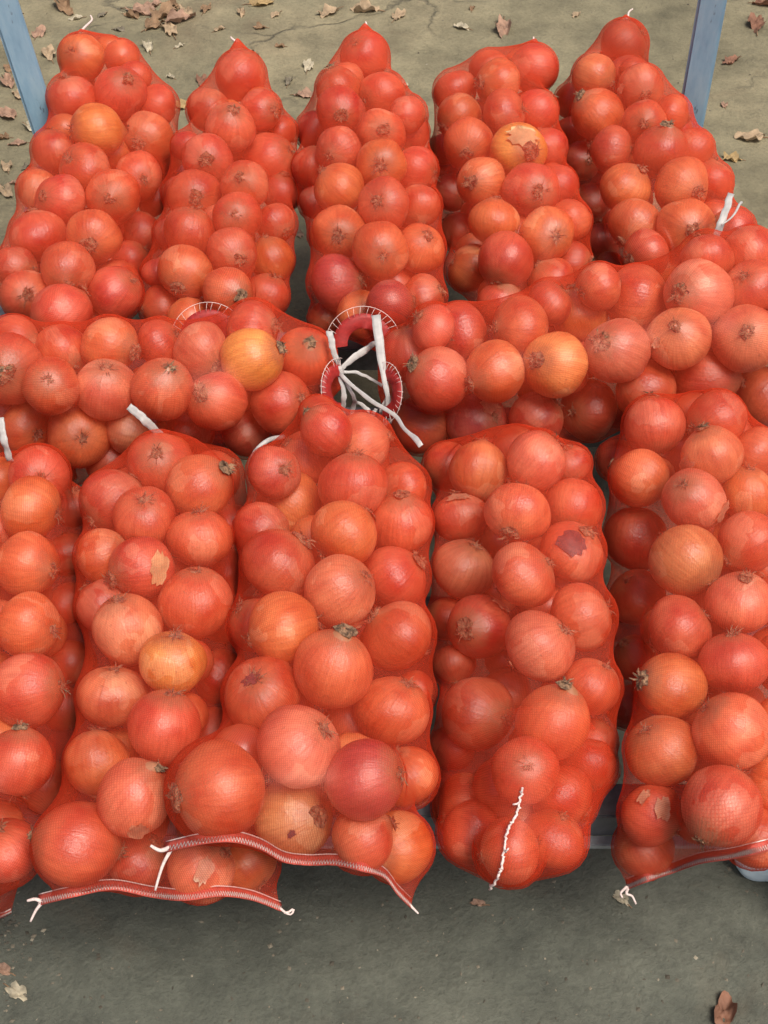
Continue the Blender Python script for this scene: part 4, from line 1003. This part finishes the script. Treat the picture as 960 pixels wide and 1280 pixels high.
LEAVES = [
 (80, 10, 20, 'brown', 'brown curled leaf at the top edge right of the left post'), (50, 42, 14, 'pink', 'pinkish leaf just right of the left blue post'),
 (62, 70, 15, 'tan', 'tan leaf between the left post and the tip of leftmost back sack'), (10, 106, 17, 'pink', 'pinkish leaf left of the left post, uppermost of three'),
 (26, 122, 13, 'tan', 'narrow tan leaf standing close left of the left post'), (9, 146, 16, 'pink', 'pinkish tan leaf at left edge beside the foot of the left post'),
 (38, 160, 12, 'cream', 'pale cream leaf at the visible foot of the left post'), (8, 206, 12, 'tan', 'small tan leaf at left edge, level with the middle of leftmost back sack'),
 (6, 236, 15, 'tan', 'tan leaf at the left edge, lowest one beside the leftmost back sack'), (33, 207, 8, 'grey', 'small dark leaf scrap touching the left side of leftmost back sack'),
 (178, 16, 18, 'pink', 'leaf at left in the heap of leaves at the top'), (204, 20, 22, 'brown', 'big brown leaf in the middle of the heap at the top'),
 (225, 30, 19, 'pink', 'leaf at right end of the heap of leaves at the top'), (194, 36, 16, 'brown', 'brown leaf at lower left of the heap of leaves at the top'),
 (213, 42, 15, 'tan', 'tan leaf at the bottom of the heap of leaves at the top'), (186, 62, 14, 'cream', 'pale leaf lying alone below the heap of leaves'),
 (258, 14, 10, 'brown', 'small curled brown leaf right of the heap of leaves'), (326, 7, 18, 'yellow', 'yellow brown curled leaf at the top edge above second back sack'),
 (302, 20, 10, 'tan', 'small tan leaf above the tip of second back sack'), (325, 38, 9, 'brown', 'small brown leaf right above the tip of second back sack'),
 (411, 18, 15, 'tan', 'tan leaf near the top edge left of middle back sack tip'), (456, 13, 19, 'tan', 'tan leaf at the top right above the middle back sack tip'),
 (499, 20, 12, 'tan', 'narrow tan leaf right of the middle back sack tip'), (577, 35, 11, 'cream', 'small pale leaf between third and fourth back sack tips'),
 (629, 38, 20, 'pink', 'pinkish brown rolled leaf above the fourth back sack tip'), (230, 131, 14, 'yellow', 'yellow leaf between first and second back sacks'),
 (252, 102, 11, 'red', 'reddish leaf just left of second back sack'), (213, 97, 7, 'cream', 'tiny pale leaf scrap right of leftmost back sack tip'),
 (386, 83, 12, 'cream', 'pale leaf between second and third back sack tips'), (381, 118, 14, 'pink', 'pinkish leaf touching the left side of middle back sack'),
 (361, 101, 9, 'grey', 'dark leaf scrap right of second back sack'), (938, 173, 20, 'tan', 'broad tan brown leaf right of the foot of right post'),
 (945, 30, 18, 'red', 'reddish brown curled leaf at right edge near the top'), (955, 6, 15, 'red', 'dark reddish leaf in the top right corner'),
 (914, 74, 12, 'red', 'small reddish leaf right of the right blue post'), (914, 201, 13, 'yellow', 'yellowish broken leaf right of rightmost back sack'),
 (942, 290, 10, 'tan', 'thin tan leaf at right above the right crosswise sack'), (22, 1243, 17, 'cream', 'pale yellowish leaf in the bottom left corner'),
 (4, 1214, 12, 'pink', 'pinkish leaf at the left edge near the bottom'), (905, 1264, 26, 'red', 'reddish brown rolled leaf in the bottom right corner'),
 (372, 290, 9, 'pink', 'pinkish leaf seen in the gap between second and middle back sacks'), (776, 1124, 13, 'cream', 'pale yellowish scrap below the hem tip of rightmost front sack'),
 (597, 1131, 9, 'pink', 'tiny pinkish scrap below the tied tip of fourth front sack'), (12, 62, 9, 'tan', 'small tan leaf at left edge near the top'),
 (95, 24, 8, 'cream', 'small pale leaf behind the tip of leftmost back sack'), (160, 95, 7, 'grey', 'tiny grey leaf right of the leftmost back sack tip'),
 (505, 105, 6, 'cream', 'tiny pale scrap right of the middle back sack'), (150, 40, 8, 'grey', 'small greyish leaf left below the heap of leaves'),
 (18, 275, 8, 'tan', 'small tan scrap at left of leftmost back sack, lower half'), (6, 306, 8, 'pink', 'small pinkish scrap at the left edge below the other leaves'),
 (225, 60, 6, 'cream', 'tiny pale scrap below the heap of leaves, right of the pale leaf'),
 (165, 22, 12, 'brown', 'small brown leaf at the far left of the heap at the top'), (232, 18, 13, 'tan', 'small tan leaf at the upper right of the heap at the top'),
 (190, 8, 14, 'pink', 'pinkish leaf at the top edge above the heap'), (216, 8, 11, 'brown', 'brown leaf at the top edge right above the heap'),
 (12, 88, 11, 'brown', 'small brown leaf at left edge above the pinkish leaf'), (22, 178, 10, 'pink', 'small pinkish leaf below the pale leaf at left post foot'),
 (3, 172, 10, 'brown', 'small brown leaf at the very left edge beside leftmost back sack'), (20, 225, 9, 'pink', 'small pinkish leaf touching leftmost back sack at its left'),
 (128, 20, 8, 'grey', 'small grey leaf between leftmost sack tip and the heap'), (275, 40, 7, 'tan', 'tiny tan leaf left of second back sack tip'),
 (350, 60, 7, 'brown', 'tiny brown leaf right of second back sack tip'), (345, 22, 8, 'tan', 'small tan leaf below the yellow brown leaf at the top'),
 (590, 12, 7, 'brown', 'tiny brown leaf at top above fourth back sack'), (720, 20, 7, 'tan', 'tiny tan leaf between the fourth and fifth back sack tips'),
 (905, 130, 7, 'pink', 'tiny pinkish scrap right of the right post, halfway down'), (20, 18, 9, 'brown', 'small brown leaf beside the left post at the top edge')]
for i, L in enumerate(LEAVES): leaf(L[0], L[1], L[2] * 1.0, L[3], L[4], roll=.55 if i % 3 else .9, seed=i, ln=1.0 if i % 2 else 1.25)
# grit and crumbs: nobody could count them
parts = []
for i in range(1500):
    if i < 700: u, v = random.uniform(-20, 980), random.uniform(-10, 330)
    elif i < 1250: u, v = random.uniform(-20, 980), random.uniform(1010, 1290)
    else: u, v = random.gauss(5, 22), random.gauss(1175, 50)
    p = on_z(u, v, 0); s = random.choice([.0008, .0011, .0014, .0018, .003]) * random.uniform(.7, 1.3)
    a = random.uniform(0, 6.28); x, y = s * math.cos(a), s * math.sin(a); z = ground_z(p[0], p[1]); h = s * random.uniform(.2, .8); e = random.uniform(.35, 1)
    V = [(p[0] + x, p[1] + y, z), (p[0] - y * e, p[1] + x * e, z), (p[0] - x, p[1] - y, z), (p[0] + y * e, p[1] - x * e, z), (p[0] + x * .2, p[1], z + h)]
    parts.append((V, [(0, 1, 4), (1, 2, 4), (2, 3, 4), (3, 0, 4)]))
V, F = merge(parts)
def grit_material():
    m, t, b, ns, L = new_mat('grit'); g = N(t, 'ShaderNodeNewGeometry')
    r = ramp(t, [(0, (.06, .05, .035)), (.45, (.13, .115, .085)), (.85, (.20, .17, .12)), (1, (.34, .30, .22))]); L.new(g.outputs['Random Per Island'], r.inputs[0]); L.new(r.outputs[0], b.inputs['Base Color']); b.inputs['Roughness'].default_value = .9
    return m
go = mesh_obj('grit', V, F, grit_material(), smooth=False); go['kind'] = 'stuff'; tag(go, 'fine grit and leaf crumbs strewn over the ground', 'grit')

# pale blue crumpled cloth showing under the hem of the right front sack
def cloth():
    p = on_z(962, 1068, .02); bm = bmesh.new(); bmesh.ops.create_icosphere(bm, subdivisions=5, radius=1.0)
    for v in bm.verts:
        c = v.co.copy(); n = noise.noise(c * 1.3 + Vector((3, 1, 0))) * .22 + .10 * abs(noise.noise(Vector((c.x * 2.2 + c.y * 1.5, c.y * 2.5, 9)))) - .05
        c *= 1 + n
        sq = lambda t, k: math.copysign(abs(t) ** k, t)
        v.co = Vector((sq(c.x, .75) * .046, sq(c.y, .75) * .030, max(c.z, -.7) * .030))
    V = [v.co[:] for v in bm.verts]; F = [tuple(v.index for v in f.verts) for f in bm.faces]; bm.free()
    o = mesh_obj('cloth_bundle', V, F, M_BLUECLOTH); o.location = (p[0], p[1], .022); o.rotation_euler = (0, 0, -.1)
    tag(o, 'pale blue crumpled cloth bundle below the hem of the rightmost front sack', 'cloth')
cloth()
